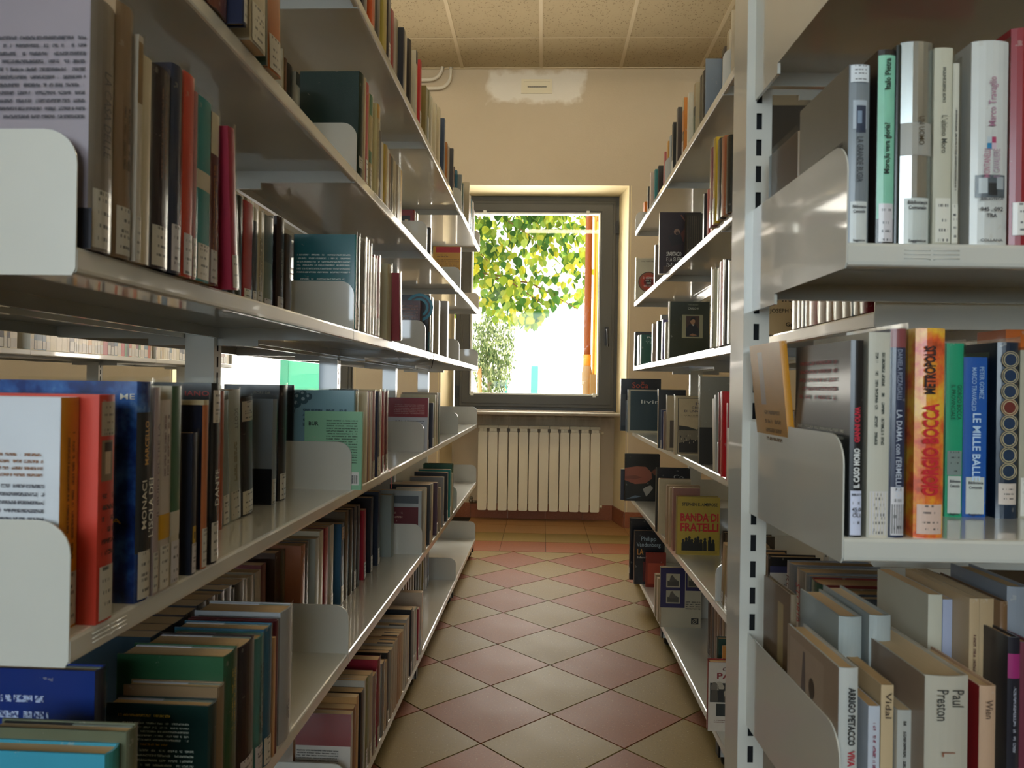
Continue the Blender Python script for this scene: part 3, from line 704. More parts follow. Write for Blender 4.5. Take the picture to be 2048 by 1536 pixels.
def book(fr, z, place, group, n, s, d, t, w, h, lean, col, fl, deco=(), label=None):
    (x, y), th = frame_pose(fr, s, d, t)
    if lean == 99: return stuff_book((x, y, z), th, t, w, h, col, 'l' in fl)
    hard = 'h' in fl; flip = FLIP[fr]
    kind = 'hardback' if hard else 'paperback'
    root = empty('book', (x, y, z), th)
    if lean: root.rotation_euler = (R(-lean) if fr == 'L' else R(lean), 0, th)
    if not label:
        adj = 'slim ' if t < .014 else 'thick ' if t > .036 else ''
        sl = ' sleeved' if 's' in fl else ''
        nm = colour_name(col)
        label = '%s%s%s %s, %s on the %s' % (adj, nm, sl, kind, ORD[min(n, len(ORD)) - 1], place)
        label = label.replace('on the first bay', 'in the first bay').replace('on the second bay', 'in the second bay').replace('on the third bay', 'in the third bay').replace('on the fourth bay', 'in the fourth bay').replace('on the near', 'at the near').replace('on the front', 'in the front').replace('on the back', 'in the back')
        while len(label.split()) > 16:
            w0 = label.split()
            if sl and 'sleeved' in w0: w0.remove('sleeved')
            elif w0[0] in ('slim', 'thick'): w0 = w0[1:]
            elif 'the' in w0: w0.remove('the')
            else: break
            label = ' '.join(w0)
    tag(root, label, 'book', group)
    bt = .0024 if hard else .0007
    bt = min(bt, t * .2)
    ny = 6
    ys_ = [t * k / ny for k in range(ny + 1)]
    prof = [(-w, 0)] + [(spine_x(q, t, hard), q) for q in ys_] + [(-w, t), (-w, t - bt)] + [(spine_x(t / 2 + (t / 2 - bt) * k, t, hard) - bt, t / 2 + (t / 2 - bt) * k) for k in (1, 0, -1)] + [(-w, bt)]
    special = [q[0] for q in deco if q[0] in ('fire', 'nebula', 'foil')]
    cm = M['flame'] if 'fire' in special else M['nebula'] if 'nebula' in special else M['foil'] if 'foil' in special else M['board_cover' if hard else 'paper_cover']
    c = MB(); c.prism(prof, ID, 0, h); cv = c.build('cover', cm, root, lin(col))
    mg = .0032 if hard else .0004
    b0 = bulge(t, hard)
    MB().box(-w + mg, -bt - b0 - .0003, bt, t - bt, mg, h - mg).build('page_block', M['pages'], root)
    ynear = t + .0004 if flip else -.0004
    def cpt(u, v, lay=0):      # cover coordinates as seen from the aisle: u left to right, v bottom to top
        yy = ynear + (lay * .00003 if flip else -lay * .00003)
        return ((-u * w) if flip else (-w + u * w), yy, v * h)
    pr = MB(); lay = [0]
    def poly(pts, colr):
        pr.col = lin(colr); P_ = [cpt(u, v, lay[0]) for u, v in pts]; pr.face(P_); lay[0] += 1
    def rect(u0, u1, v0, v1, colr): poly([(u0, v0), (u1, v0), (u1, v1), (u0, v1)], colr)
    def disc(cu, cv_, r, colr, ax=None, n=20, sq=1):
        ru = r * 1.13 / w; rv = r * 1.13 * sq / h
        poly([(cu + ru * math.cos(2 * math.pi * k / n), cv_ + rv * math.sin(2 * math.pi * k / n)) for k in range(n)], colr)
    def blob(pts, colr): poly(pts, colr)
    sp = MB(); so = [.0004]
    def sband(z0, z1, colr, a=.0, c_=1.0):
        sp.col = lin(colr); spine_strip(sp, t, hard, t * a, t * c_, z0 * h, z1 * h, so[0]); so[0] += .00012
    def slabel(z0, z1, colr='#d6d2c8', a=.08, c_=.92):
        m = MB(); spine_strip(m, t, hard, t * a, t * c_, z0 * h, z1 * h, .0011); m.build('call_label', M['label'], root, lin(colr))
    rr_ = random.Random(n * 131 + int(s * 977))
    lab_done = False
    CN = (0, 1, 0) if flip else (0, -1, 0); CT = (-1, 0, 0) if flip else (1, 0, 0)
    for q in deco:
        k = q[0]
        if k == 'band': sband(q[1], q[2], q[3]); rect(0, 1, q[1], q[2], q[3])
        elif k == 'sband':
            if q[2] > q[1]: sband(q[1], q[2], q[3])
        elif k == 'sband2': sband(q[1], q[2], q[3], .5, .85)
        elif k == 'cpan': rect(*q[1:5], q[5])
        elif k == 'txt':
            _, s_, c_, zc, ln_, hf, dr, off, bo = q
            Tv, Uv = ((0, 0, 1), (0, -1, 0)) if dr == 'u' else ((0, 0, -1), (0, 1, 0))
            yy = t * .5 + (off * t if dr == 'd' else -off * t)
            text(root, s_, Tv, Uv, (1, 0, 0), (spine_x(yy, t, hard) * .4 + .0019, yy, zc * h), ln_ * h, hf * t, c_, True, bo)
        elif k == 'ltxt':
            text(root, q[1], (0, 1, 0), (0, 0, 1), (1, 0, 0), (.0021, t / 2, q[2] * h), q[3] * t, q[4] * h, '#33333a', True, 1)
        elif k == 'ctxt':
            _, s_, c_, u, v, ln_, hv, bo = q
            text(root, s_, CT, (0, 0, 1), CN, cpt(u, v, 30), ln_ * w, hv * h, c_, False, bo)
        elif k == 'crows':
            _, u0, u1, v0, v1, c_, nr = q
            m = MB(); P_ = [cpt(u, v, 26) for u, v in ((u0, v0), (u1, v0), (u1, v1), (u0, v1))]
            asp = (u1 - u0) * w / ((v1 - v0) * h / nr); b_ = rr_.random() * 50
            b_ = math.floor(b_); m.face(P_, [(b_, b_), (b_ + asp, b_), (b_ + asp, b_ + nr), (b_, b_ + nr)]); m.build('small_print', M['rows'], root, lin(c_))
        elif k in ('srows', 'srowsh'):
            m = MB(); nr = 2 if t > .02 else 1
            hw = min(t * .3, .0035 * nr); z0, z1 = q[1] * h, q[2] * h; b_ = math.floor(rr_.random() * 50)
            if k == 'srows':
                xx = .0011; asp = (z1 - z0) / (2 * hw / nr)
                m.face([(xx, t / 2 + hw, z0), (xx, t / 2 + hw, z1), (xx, t / 2 - hw, z1), (xx, t / 2 - hw, z0)], [(b_, b_), (b_ + asp, b_), (b_ + asp, b_ + nr), (b_, b_ + nr)])
            else:
                nr = 6; asp = t * .8 / ((z1 - z0) / nr)
                m.face([(.0012, t * .15, z0), (.0012, t * .9, z0), (.0012, t * .9, z1), (.0012, t * .15, z1)], [(b_, b_), (b_ + asp, b_), (b_ + asp, b_ + nr), (b_, b_ + nr)])
            m.build('small_print', M['rows'], root, lin(q[3]))
        elif k == 'bar':
            m = MB(); u, v = q[1], q[2]; du, dv = .038 / w, .029 / h
            m.face([cpt(a, c_, 20) for a, c_ in ((u, v), (u + du, v), (u + du, v + dv), (u, v + dv))], [(0, 0), (1, 0), (1, 1), (0, 1)]); m.build('barcode', M['barcode'], root)
        elif k == 'lab': slabel(q[1], q[2]); lab_done = True
        elif k == 'plab':
            m = MB(); m.col = lin(q[3]); spine_strip(m, t, hard, t * .12, t * .9, q[1] * h, q[2] * h, .0011); m.build('call_label', M['print'], root); lab_done = True
        elif k == 'slab': slabel(q[1], q[2], q[3])
        elif k == 'disc':
            sband(q[1] - .10, q[1] + .02, '#c9a22c', .25, .95); sband(q[1] - .07, q[1] - .02, '#3a2f20', .5, .8)
        elif k == 'disc2': sband(q[1], q[1] + .25, '#2c2620', .45, 1); sband(q[1] + .05, q[1] + .2, '#8c7a5a', .6, .95)
        elif k == 'sport':
            sband(q[1], q[2], '#8c7458', .15, .85); sband(q[1] + .03, q[2] - .02, '#d2b89a', .35, .7); sband(q[2] - .05, q[2] - .01, '#3c2a20', .3, .78)
        elif k == 'sport2':
            sband(q[1] + .02, q[2], '#aeb8c0', .2, .85); sband(q[1], q[2] - .03, '#26344a', .35, .8); sband(q[1] + .05, q[2] - .06, '#7f93a8', .4, .6)
        elif k == 'sport3':
            sband(q[1], q[2], '#5c646a', .1, .9); sband(q[1] + .02, q[2] - .015, '#c3c8ca', .18, .4); sband(q[1] + .01, q[2] - .04, '#2a2e32', .42, .66); sband(q[1] + .04, q[2] - .01, '#b0b6ba', .64, .85)
        elif k == 'logo':
            z_ = q[1]; sband(z_, z_ + .03, '#2f86b4', .38, .5); sband(z_ + .03, z_ + .06, '#c3ccd2', .38, .5); sband(z_ + .03, z_ + .06, '#b8466c', .5, .62); sband(z_, z_ + .03, '#d8c0cc', .5, .62)
        elif k == 'stripes':
            for i in range(13): sband(.08 + i * .055, .11 + i * .055, q[1], .3, .95)
        elif k == 'stripes2':
            for i in range(12): rect(.06 + i * .075, .09 + i * .075, .1, .95, '#5c4e3c')
        elif k == 'circles':
            for i in range(8):
                zc = .27 + i * .09
                for rr2, cc in ((.0105, '#b3a27c'), (.0094, '#142a40'), (.0082, '#c2b48c'), (.0071, '#1a3450')):
                    if i == 4: cc = '#6a2a24' if cc in ('#142a40', '#1a3450') else cc
                    sp.col = lin(cc); so[0] += .00005
                    sp.face([(so[0] + .0004, t / 2 + rr2 * math.cos(2 * math.pi * j / 20), zc * h + rr2 * math.sin(2 * math.pi * j / 20)) for j in range(20)])
        elif k == 'topr':
            m = MB(); m.box(-.05, -.004, t * .05, t * .35, h - .0004, h + .0006); m.build('marker_strip', M['print'], root)
            m2 = MB()
        elif k == 'ribbon':
            m = MB(); y_ = t * .7; pts = [(.002, y_, .004), (.010, y_, -.004), (.014, y_ + .003, -.03), (.012, y_ + .008, -.052)]
            wd_ = (.0015, .002, .003, .006)
            for a in range(3):
                p0, p1 = pts[a], pts[a + 1]; m.face([(p0[0], p0[1] - wd_[a], p0[2]), (p0[0], p0[1] + wd_[a], p0[2]), (p1[0], p1[1] + wd_[a + 1], p1[2]), (p1[0], p1[1] - wd_[a + 1], p1[2])])
            m.build('ribbon', M['ink'], root, lin('#c8161e'))
        elif k == 'rule': rect(.1, .95, q[1] - .155 if q[1] > .8 else q[1], (q[1] - .15) if q[1] > .8 else q[1] + .006, '#2a241a')
        elif k == 'swirl' or (k == 'fig' and q[1] == 'swirl'):
            for r_, c_ in ((.045, '#2a86a0'), (.036, '#1e1a1e'), (.030, '#2a86a0'), (.022, '#1e1a1e')): disc(.7, .78, r_, c_)
            disc(.72, .25, .02, '#2a86a0')
        elif k == 'cherry':
            for a, b_, r_ in ((.28, .93, .008), (.36, .9, .009), (.2, .9, .008), (.27, .86, .009), (.42, .93, .007), (.35, .96, .007)): disc(a, b_, r_, '#4c6c78'); disc(a - .012, b_ + .008, r_ * .4, '#b4ccd2')
            poly([(.2, .68), (.21, .68), (.29, .9), (.28, .9)], '#4f6a74')
        elif k == 'spart':
            blob([(.45, .6), (.62, .75), (.95, .7), (1, .45), (.8, .5), (.6, .5)], '#5a2a18'); blob([(.2, .62), (.5, .66), (.58, .5), (.3, .45)], '#1c1210')
            disc(.42, .68, .011, '#8c6a54'); disc(.43, .66, .006, '#3a241c'); disc(.72, .52, .02, '#120c0b'); blob([(.1, .0), (.1, .12), (.6, .16), (.7, .0)], '#4a3626'); disc(.78, .9, .006, '#c9a26a')
            blob([(.5, .95), (.53, .96), (.75, .74), (.73, .73)], '#7a4a34')
        elif k == 'eye':
            for r_, c_ in ((.048, '#5c4c3a'), (.044, '#a8502c'), (.034, '#c83a1c'), (.022, '#7a1c14'), (.012, '#16100e')): disc(.52, .42, r_, c_, n=28)
        elif k == 'portrait':
            rect(.32, .84, .36, .77, '#a39a74'); rect(.42, .75, .38, .75, '#4a2a18')
            blob([(.42, .38), (.42, .52), (.5, .6), (.66, .6), (.75, .5), (.75, .38)], '#15121a'); disc(.585, .655, .0085, '#b5835c', sq=1.25); blob([(.52, .66), (.54, .72), (.64, .73), (.66, .67), (.6, .695)], '#17110f'); blob([(.56, .6), (.6, .57), (.63, .6)], '#c9c2b0'); blob([(.5, .41), (.58, .44), (.7, .41), (.6, .39)], '#a87450')
        elif k == 'battle':
            rect(.09, .95, .04, .42, '#83735a'); blob([(.09, .42), (.09, .5), (.3, .48), (.55, .42)], '#3c3428'); blob([(.09, .04), (.09, .2), (.4, .26), (.95, .22), (.95, .04)], '#33291f')
            disc(.6, .47, .012, '#5c5040'); disc(.57, .44, .009, '#4a4034')
            for i in range(26): u = .12 + .8 * rr_.random(); v = .18 + .16 * rr_.random(); poly([(u, v), (u + .02, v), (u + .015, v + .03), (u + .005, v + .03)], '#2a2219' if i % 2 else '#b0a080')
        elif k == 'soldiers':
            for i, u in enumerate((.16, .23, .3, .36, .44, .5, .57, .66, .77, .85)):
                hh = .26 + .025 * (i % 3)
                poly([(u - .04, .06), (u + .045, .06), (u + .04, hh - .06), (u + .02, hh - .03), (u - .02, hh - .03), (u - .04, hh - .06)], '#1d1a12'); disc(u, hh - .012, .0045, '#221e16')
            rect(.1, .95, .02, .075, '#a08430')
        elif k == 'shoulder':
            blob([(.0, .44), (.0, .70), (.35, .74), (.6, .73), (.76, .62), (.78, .48), (.6, .38), (.3, .36)], '#a85a40'); blob([(.0, .52), (.3, .55), (.5, .5), (.3, .46), (0, .47)], '#8a4630'); blob([(.62, .1), (.52, .25), (.6, .3), (.74, .34), (.82, .28), (.7, .16)], '#b0a89c'); blob([(.05, .04), (.3, .06), (.48, .1), (.3, .12)], '#6a7a8a'); blob([(.76, .62), (.86, .55), (.95, .58), (.95, .7), (.84, .68)], '#7c4028')
        elif k == 'photos':
            for u0, v0 in ((.15, .68), (.15, .41), (.67, .69)):
                rect(u0 + .02, u0 + .3, v0 + .01, v0 + .1, '#4c4436'); blob([(u0 + .06, v0 + .08), (u0 + .1, v0 + .18), (u0 + .14, v0 + .2), (u0 + .2, v0 + .14), (u0 + .28, v0 + .1)], '#5c5242')
        elif k == 'rose':
            rect(.76, .94, .06, .16, '#1c1a1a'); disc(.85, .11, .008, '#a89c80'); disc(.85, .11, .006, '#1c1a1a'); poly([(.79, .075), (.8, .07), (.91, .15), (.9, .155)], '#a89c80')
        elif k == 'crowd':
            for i in range(16): u = .08 + .8 * rr_.random(); v = .52 + .15 * rr_.random(); disc(u, v, .006 + .003 * rr_.random(), '#a89a84' if i % 3 else '#6a5f50'); poly([(u - .06, .43), (u + .06, .43), (u + .04, v - .03), (u - .04, v - .03)], '#1c1915' if i % 2 else '#4c4438')
        elif k == 'statue':
            rect(.06, .74, .02, .93, '#a08c78'); blob([(.3, .6), (.34, .9), (.38, .9), (.4, .62)], '#5c5250')
            blob([(.42, .12), (.36, .42), (.42, .58), (.5, .64), (.62, .6), (.7, .4), (.72, .1), (.6, .02)], '#3c3026'); disc(.52, .7, .0075, '#3a2e26', sq=1.4); blob([(.5, .08), (.47, .4), (.54, .5), (.58, .3), (.6, .06)], '#5a4632')
    if 'l' in fl and not lab_done:
        hh = rr_.uniform(.2, .25) if h > .15 else .28
        slabel(.012, hh, rr_.choice(['#d8d4cb', '#cfcabf', '#d2cdd0', '#dcd8cc']), .1 if t > .012 else .0, .94)
    if fr == 'L' and hard and z < .5 and s < 2 and 's' in fl:
        m = MB()
        for y0, y1 in ((bt, min(bt + .0035, t * .25)), (max(t - bt - .0035, t * .75), t - bt)):
            cut_ = rr_.uniform(.38, .55); m.col = lin(rr_.choice(['#b9bcc6', '#c3c4cc', '#1d1c20', '#a9acb6'])); m.box(-w * .97, -w * cut_, y0, y1, h - mg - .002, h - mg + .0016)
            m.col = lin('#7d857c'); m.box(-w * cut_, -.006, y0, y1, h - mg - .002, h - mg + .0013)
        m.build('jacket_flap', M['print'], root)
    if pr.f: pr.build('cover_print', M['print'], root)
    if sp.f: sp.build('spine_print', M['print'], root)
    if 's' in fl and not any(q[0] == 'nosleeve' for q in deco):
        o_ = .0016; m = MB(); zt = h + rr_.uniform(.003, .008)
        pts = [(-w * .98, -o_)] + [(spine_x(q, t, hard) + o_, q + (-o_ if q == 0 else o_ if q == t else 0)) for q in ys_] + [(-w * .98, t + o_)]
        for a, c_ in zip(pts, pts[1:]):
            z0 = .0005; m.face([(a[0], a[1], z0), (c_[0], c_[1], z0), (c_[0], c_[1], zt), (a[0], a[1], zt)])
        m.build('sleeve', M['sleeve'], root)

# each row: frame, shelf top z, place, group, books (run, setback, thickness, depth, height, lean, colour, flags, decoration, label)
ROWS = [
('L',1.9188,'second bay of the left bookcase, top shelf','books on the top shelf of the left bookcase',[
(1.679,0.0045,0.042,0.169,0.2479,0,'#2c2630','h'),
(1.7571,0.0045,0.03,0.165,0.2423,0,'#e8662a','ps',[('sband',0,0.03,'#e6ddc8')]),
(1.8107,0.0045,0.042,0.165,0.2423,0,'#22242a','h'),
(1.8874,0.0045,0.042,0.169,0.2479,0,'#b8a44c','h',[('srows',0.3,0.8,'#5b4a1c')]),
(1.937,0.0045,0.03,0.157,0.231,0,'#382a26','pl'),
(2.0487,0.02,0.042,0.133,0.1955,0,'#a8202a','h'),
(2.1068,0.02,0.03,0.135,0.1979,0,'#d9cdb8','ps'),
(2.1372,0.0045,0.0221,0.125,0.1842,99,'#1c2026','h',[('sband',0.96,1,'#c9bfae')]),
(2.1644,0.0045,0.03,0.123,0.1803,0,'#cfc4a8','p'),
(2.2474,0.0045,0.042,0.135,0.1991,-4,'#241d1c','h'),
(2.3443,0.0045,0.03,0.145,0.2126,0,'#cfc3a4','p',[('sband',0.8,1,'#14161a')]),
(2.4207,0.0045,0.03,0.147,0.216,0,'#c8241e','pl'),
(2.538,0.0045,0.042,0.121,0.1786,99,'#7d7638','h'),
]),
('L',1.9188,'third bay of the left bookcase, top shelf','books on the top shelf of the left bookcase',[
(2.6006,0.0045,0.03,0.128,0.1875,99,'#807a44','p'),
(2.6586,0.0045,0.03,0.129,0.1891,99,'#d8cfb4','ps'),
(2.7568,0.0045,0.03,0.138,0.2034,99,'#d2c6a6','ps',[('sband',0.72,1,'#6d5632')]),
(2.8488,0.0045,0.03,0.15,0.2213,99,'#cdbf9c','ps'),
(2.9912,0.0045,0.03,0.157,0.2305,99,'#223a58','ps',[('sband',0,0.4,'#8aa0b0')]),
(3.2195,0.025,0.03,0.142,0.2084,99,'#b9701c','p'),
(3.2499,0.02,0.029,0.136,0.2004,99,'#d6c8b0','p'),
(3.2794,0.0045,0.0189,0.136,0.2006,99,'#4a4440','h'),
(3.601,0.04,0.03,0.146,0.2148,99,'#5b4033','p'),
(3.662,0.035,0.03,0.147,0.2155,99,'#1c6f86','pl'),
(3.6924,0.015,0.0296,0.137,0.2017,99,'#8e908a','pl',[('band',0.38,0.73,'#d8392e')]),
]),
('L',1.9188,'fourth bay of the left bookcase, top shelf','books on the top shelf of the left bookcase',[
(3.8477,0.025,0.03,0.137,0.202,99,'#1f4a40','p'),
(3.955,0.0045,0.03,0.161,0.2371,99,'#b8a988','ps'),
(4.0208,0.0045,0.03,0.125,0.1843,99,'#d7cbb2','p'),
(4.0888,0.0045,0.03,0.122,0.1797,99,'#2f7d8c','p'),
(4.1735,0.0045,0.03,0.127,0.1871,99,'#d8d0ba','p'),
(4.3898,0.02,0.03,0.13,0.1906,99,'#5a5450','p'),
]),
('L',1.5322,'first bay of the left bookcase, second shelf','books on the second shelf of the left bookcase',[
(0.8738,-0.0045,0.0309,0.17,0.2536,0,'#8a3a24','h'),
(0.905,-0.0045,0.0493,0.17,0.2592,0,'#5e2a20','h',[('srows',0.3,0.9,'#c79a5a')]),
(0.9548,-0.0225,0.0128,0.17,0.2536,0,'#1f2b4a','hsl'),
(1.0002,-0.0135,0.056,0.165,0.2423,-2,'#c9bfa8','psl'),
(1.0806,-0.0045,0.0069,0.157,0.231,-3,'#2d4034','p'),
(1.0895,-0.0045,0.0545,0.153,0.2254,-5,'#c06a1c','psl'),
(1.4775,0.115,0.0072,0.139,0.2041,-2,'#b9aa88','ps'),
(1.4994,0.12,0.0108,0.135,0.1986,0,'#7a4f28','p'),
(1.5257,0.125,0.0413,0.138,0.2031,0,'#1a1c20','hs'),
(1.5674,0.12,0.0268,0.136,0.1996,0,'#b9bcb4','p',[('sband',0.86,1,'#26302c')]),
]),
('L',1.5322,'second bay of the left bookcase, second shelf','books on the second shelf of the left bookcase',[
(1.6614,0.0045,0.042,0.14,0.2396,0,'#17332a','hs',[('lab',0.09,0.2)],'large dark green glossy hardback behind the second shelf bookend of the left bookcase'),
(1.7038,0.0045,0.0105,0.165,0.2424,0,'#c9b48c','p'),
(1.7153,0.0045,0.0268,0.162,0.238,0,'#b3181f','pl'),
(1.7525,0.0045,0.03,0.153,0.2246,0,'#d2bd86','psl',[('sband',0.78,1,'#3f8a66'),('sband',0.27,0.4,'#3f8a66')]),
(1.8279,0.0045,0.03,0.157,0.2308,0,'#d8c78e','ps',[('sband',0.85,1,'#e0a92c'),('srows',0.2,0.8,'#3a3226')]),
(1.8607,0.0045,0.0199,0.12,0.1747,0,'#1d1d22','p'),
(1.8823,0.0045,0.0215,0.12,0.1521,0,'#ddd6c4','p'),
(1.9221,0.0045,0.03,0.12,0.16,0,'#c9a63a','ps'),
(1.9552,0.0045,0.0156,0.12,0.1578,99,'#e0d6c0','p'),
(1.9728,0.0045,0.0237,0.12,0.1521,0,'#8a5a34','ps'),
(1.9993,0.0045,0.03,0.12,0.1521,0,'#2b2623','ps'),
(2.036,0.0045,0.0273,0.12,0.1521,0,'#d7c9a6','ps'),
(2.0684,0.0045,0.03,0.12,0.1521,0,'#8e7a5c','ps'),
(2.1005,0.0045,0.0268,0.12,0.1521,99,'#c9c2b0','ps'),
(2.1295,0.0045,0.02,0.12,0.1521,99,'#d9b25a','ps'),
]),
('L',1.5322,'third bay of the left bookcase, second shelf','books on the second shelf of the left bookcase',[
(2.7572,0.0789,0.042,0.128,0.1875,0,'#8c2320','h',[('cpan',0.12,0.88,0.06,0.88,'#1d1a1a'),('cpan',0.72,0.82,0.1,0.8,'#d9c7a0')],'red framed box with a dark picture behind a bookend,second shelf at left'),
(2.813,0.0789,0.03,0.129,0.1894,99,'#d2c7a6','p'),
(3.0061,0.0564,0.042,0.12,0.1747,0,'#15161a','h',[],'black boxed book beside the yellow and red cover,second shelf of the left bookcase'),
]),
('L',1.5322,'fourth bay of the left bookcase, second shelf','books on the second shelf of the left bookcase',[
(3.7645,0.0225,0.042,0.142,0.2404,0,'#d39a1c','h',[('cpan',0.1,0.98,0.87,0.99,'#c3221c'),('crows',0.12,0.55,0.77,0.83,'#4a3a14',2),('crows',0.12,0.95,0.4,0.73,'#5b4714',14)],'mustard yellow cover with a red top band near the window end of the left bookcase'),
]),
('L',1.1817,'first bay of the left bookcase, third shelf','books on the third shelf of the left bookcase',[
(0.6683,-0.0045,0.0375,0.11,0.2375,0,'#9a8f98','hsl',[('sband',0,1,'#8d8276'),('cpan',0,1,0,0.16,'#2c2a30'),('crows',0.15,0.93,0.5,0.84,'#3e3a44',11),('txt','LA CASA DELLE','#3a2f2c',0.55,0.34,0.3,'d',0,0)],'grey lilac sleeved hardback with dark print,first on the third shelf at left'),
(0.7066,-0.0045,0.0308,0.17,0.252,0,'#95795a','hsl',[('srows',0.35,0.6,'#5b4630')]),
(0.7378,-0.0068,0.0086,0.158,0.2324,0,'#cbbfae','psl',[('sband',0.7,0.97,'#8b6a3a')]),
(0.7469,-0.0068,0.0169,0.147,0.2162,0,'#d5c8ac','ps'),
(0.7677,-0.0068,0.0409,0.148,0.2181,0,'#2f2026','hsl',[('srows',0.45,0.9,'#7d5a4a')]),
(0.8091,-0.0068,0.0244,0.16,0.2353,0,'#2c3550','hsl'),
(0.8342,-0.0068,0.0247,0.161,0.2371,0,'#cf452c','psl'),
(0.8593,-0.0068,0.0071,0.152,0.2229,0,'#b0696a','psl'),
(0.8677,-0.0068,0.0355,0.152,0.2233,0,'#1f8f92','psl',[('band',0.5,0.6,'#d9cdb6')]),
(0.9039,-0.0068,0.0203,0.147,0.2158,0,'#5a1d20','psl',[('sband',0.76,1,'#d8ccb0'),('srows',0.2,0.7,'#b7773a')]),
(0.9555,-0.0135,0.0203,0.143,0.2096,-5.5,'#a81f3c','psl',[],'crimson paperback leaning on its neighbours,first bay of the third shelf'),
(1.2335,0.1127,0.0263,0.139,0.2048,0,'#23281f','hs'),
(1.2608,0.1127,0.0286,0.14,0.2052,0,'#2d3429','hs'),
(1.2905,0.1127,0.0391,0.138,0.2032,0,'#b8201f','psl'),
(1.3307,0.1127,0.021,0.136,0.1996,0,'#262630','psl',[('sband',0.88,1,'#cfc6ae')]),
(1.3529,0.1127,0.0242,0.136,0.1994,0,'#cbbd98','psl',[('srows',0.2,0.75,'#5a4c38')]),
(1.3779,0.1127,0.0067,0.138,0.2035,0,'#bcae8c','p'),
(1.3853,0.1127,0.0429,0.136,0.1996,0,'#6c7862','psl',[('sband',0.55,1,'#46564c')]),
(1.4584,0.1127,0.042,0.145,0.2137,0,'#2b1718','hsl',[('srows',0.3,0.7,'#c3b7a0')]),
(1.5062,0.1127,0.03,0.128,0.1875,0,'#59422c','ps'),
]),
('L',1.1817,'second bay of the left bookcase, third shelf','books on the third shelf of the left bookcase',[
(1.6225,0,0.012,0.138,0.21,0,'#1d6f78','hs',[('sband',0,1,'#2f97a0'),('crows',0.05,0.92,0.58,0.8,'#d6e4e0',6),('crows',0.1,0.85,0.47,0.545,'#d6e4e0',2)],'teal hardback with white blurb behind the third shelf bookend of the left bookcase'),
(1.6349,0,0.0386,0.144,0.212,0,'#41524a','hsl'),
(1.695,0,0.03,0.148,0.217,0,'#a99a80','psl',[('sband',0.3,0.97,'#56564c')]),
(1.7275,0,0.0221,0.147,0.2164,0,'#b59c76','ps'),
(1.752,0,0.0227,0.144,0.2117,0,'#c9b48e','ps'),
(1.7772,0,0.0286,0.129,0.1898,0,'#cbc3b2','psl'),
(1.8085,0,0.0242,0.13,0.1917,0,'#dad2c0','psl'),
(1.8387,0,0.03,0.137,0.202,0,'#9c1f26','psl'),
(1.9718,0,0.0564,0.139,0.2042,0,'#cdc4a2','hs',[('bar',0.25,0.05)],'fat cream hardback with a barcode,second bay of the third shelf at left'),
(2.0297,-0.0203,0.03,0.126,0.186,-7,'#97202a','psl',[],'dark red paperback leaning against the fat cream hardback at left'),
]),
('L',1.1817,'third bay of the left bookcase, third shelf','books on the third shelf of the left bookcase',[
(2.6157,0.0225,0.042,0.122,0.1798,0,'#551a1e','hs',[('crows',0.03,0.9,0.2,0.92,'#c99a8c',12)],'maroon cover with white print behind the third bay bookend,third shelf at left'),
(2.6634,0,0.042,0.127,0.2055,0,'#1e1a1e','h',[('sband',0,0.35,'#1c6f86'),('fig','swirl')],'large black cover with a blue swirl behind the maroon book,third shelf at left'),
(2.7234,0,0.03,0.14,0.2056,99,'#cdbfa0','p'),
(2.8916,0,0.03,0.144,0.2123,99,'#a79a80','ps'),
(3.1412,0,0.042,0.163,0.2394,99,'#9a9182','hs',[('sband',0.1,0.9,'#8d8474')]),
]),
('L',0.8256,'first bay of the left bookcase, fourth shelf','books on the fourth shelf of the left bookcase',[
(0.6637,0.0175,0.0262,0.148,0.2178,0,'#d8dbe2','psl',[('sband',0,1,'#d98f1c'),('crows',0.3,0.89,0.655,0.77,'#8a5a38',4),('crows',0.1,0.9,0.15,0.64,'#55545c',14),('srows',0.3,0.85,'#6a4a18')],'white cover with brown print and an orange spine,nearest on the fourth shelf at left'),
(0.6903,-0.0023,0.0256,0.15,0.2202,0,'#d2402c','psl',[('slab',0.82,0.97,'#b3a48c'),('sport',0.62,0.8),('srowsh',0.28,0.58,'#4a1b18')],'bright red paperback with a small portrait on its spine,fourth shelf at left'),
(0.7599,-0.0023,0.0296,0.159,0.2335,0,'#1f3f7a','hsl',[('nebula',),('sband',0.22,0.86,'#2a2c2e'),('txt',"L'ISOLA DEI",'#d8d4c4',0.42,0.27,0.3,'u',-0.25,0),('txt','MONACI','#cfc6b0',0.44,0.22,0.3,'u',0.2,0),('txt','MARCELLO','#c9953a',0.72,0.2,0.25,'u',0.1,0),('ctxt','ME','#cfcabc',0.86,0.93,0.1,0.026,0),('ctxt','RIA','#c9a03a',0.74,0.37,0.14,0.024,0),('bar',0.1,0.06)],'blue clouded hardback with pale title letters,fourth shelf at left'),
(0.79,-0.0023,0.0109,0.155,0.2272,0,'#b5a2a0','psl',[('txt','IL BUIO OLTRE LA','#6a585a',0.6,0.45,0.42,'u',0,0)]),
(0.802,-0.0023,0.0239,0.145,0.2134,0,'#cfc4bc','psl',[('srows',0.6,0.92,'#6d4a44'),('sband',0.27,0.4,'#d9a51c')]),
(0.8265,-0.0023,0.0213,0.156,0.2289,0,'#d2c9b4','psl',[('sband',0.37,1,'#3f6a48'),('sband',0.25,0.37,'#d7cfc0')]),
(0.877,-0.0023,0.0121,0.12,0.1722,0,'#1c2030','psl',[('disc',0.32)],'short navy book with a yellow disc on its spine,fourth shelf at left'),
(0.9043,-0.0023,0.0163,0.144,0.2116,0,'#1a2138','hsl',[('sband',0,1,'#c9794a'),('band',0.97,1,'#d6c6a0')],'navy cover with an orange spine edge beside the short navy book at left'),
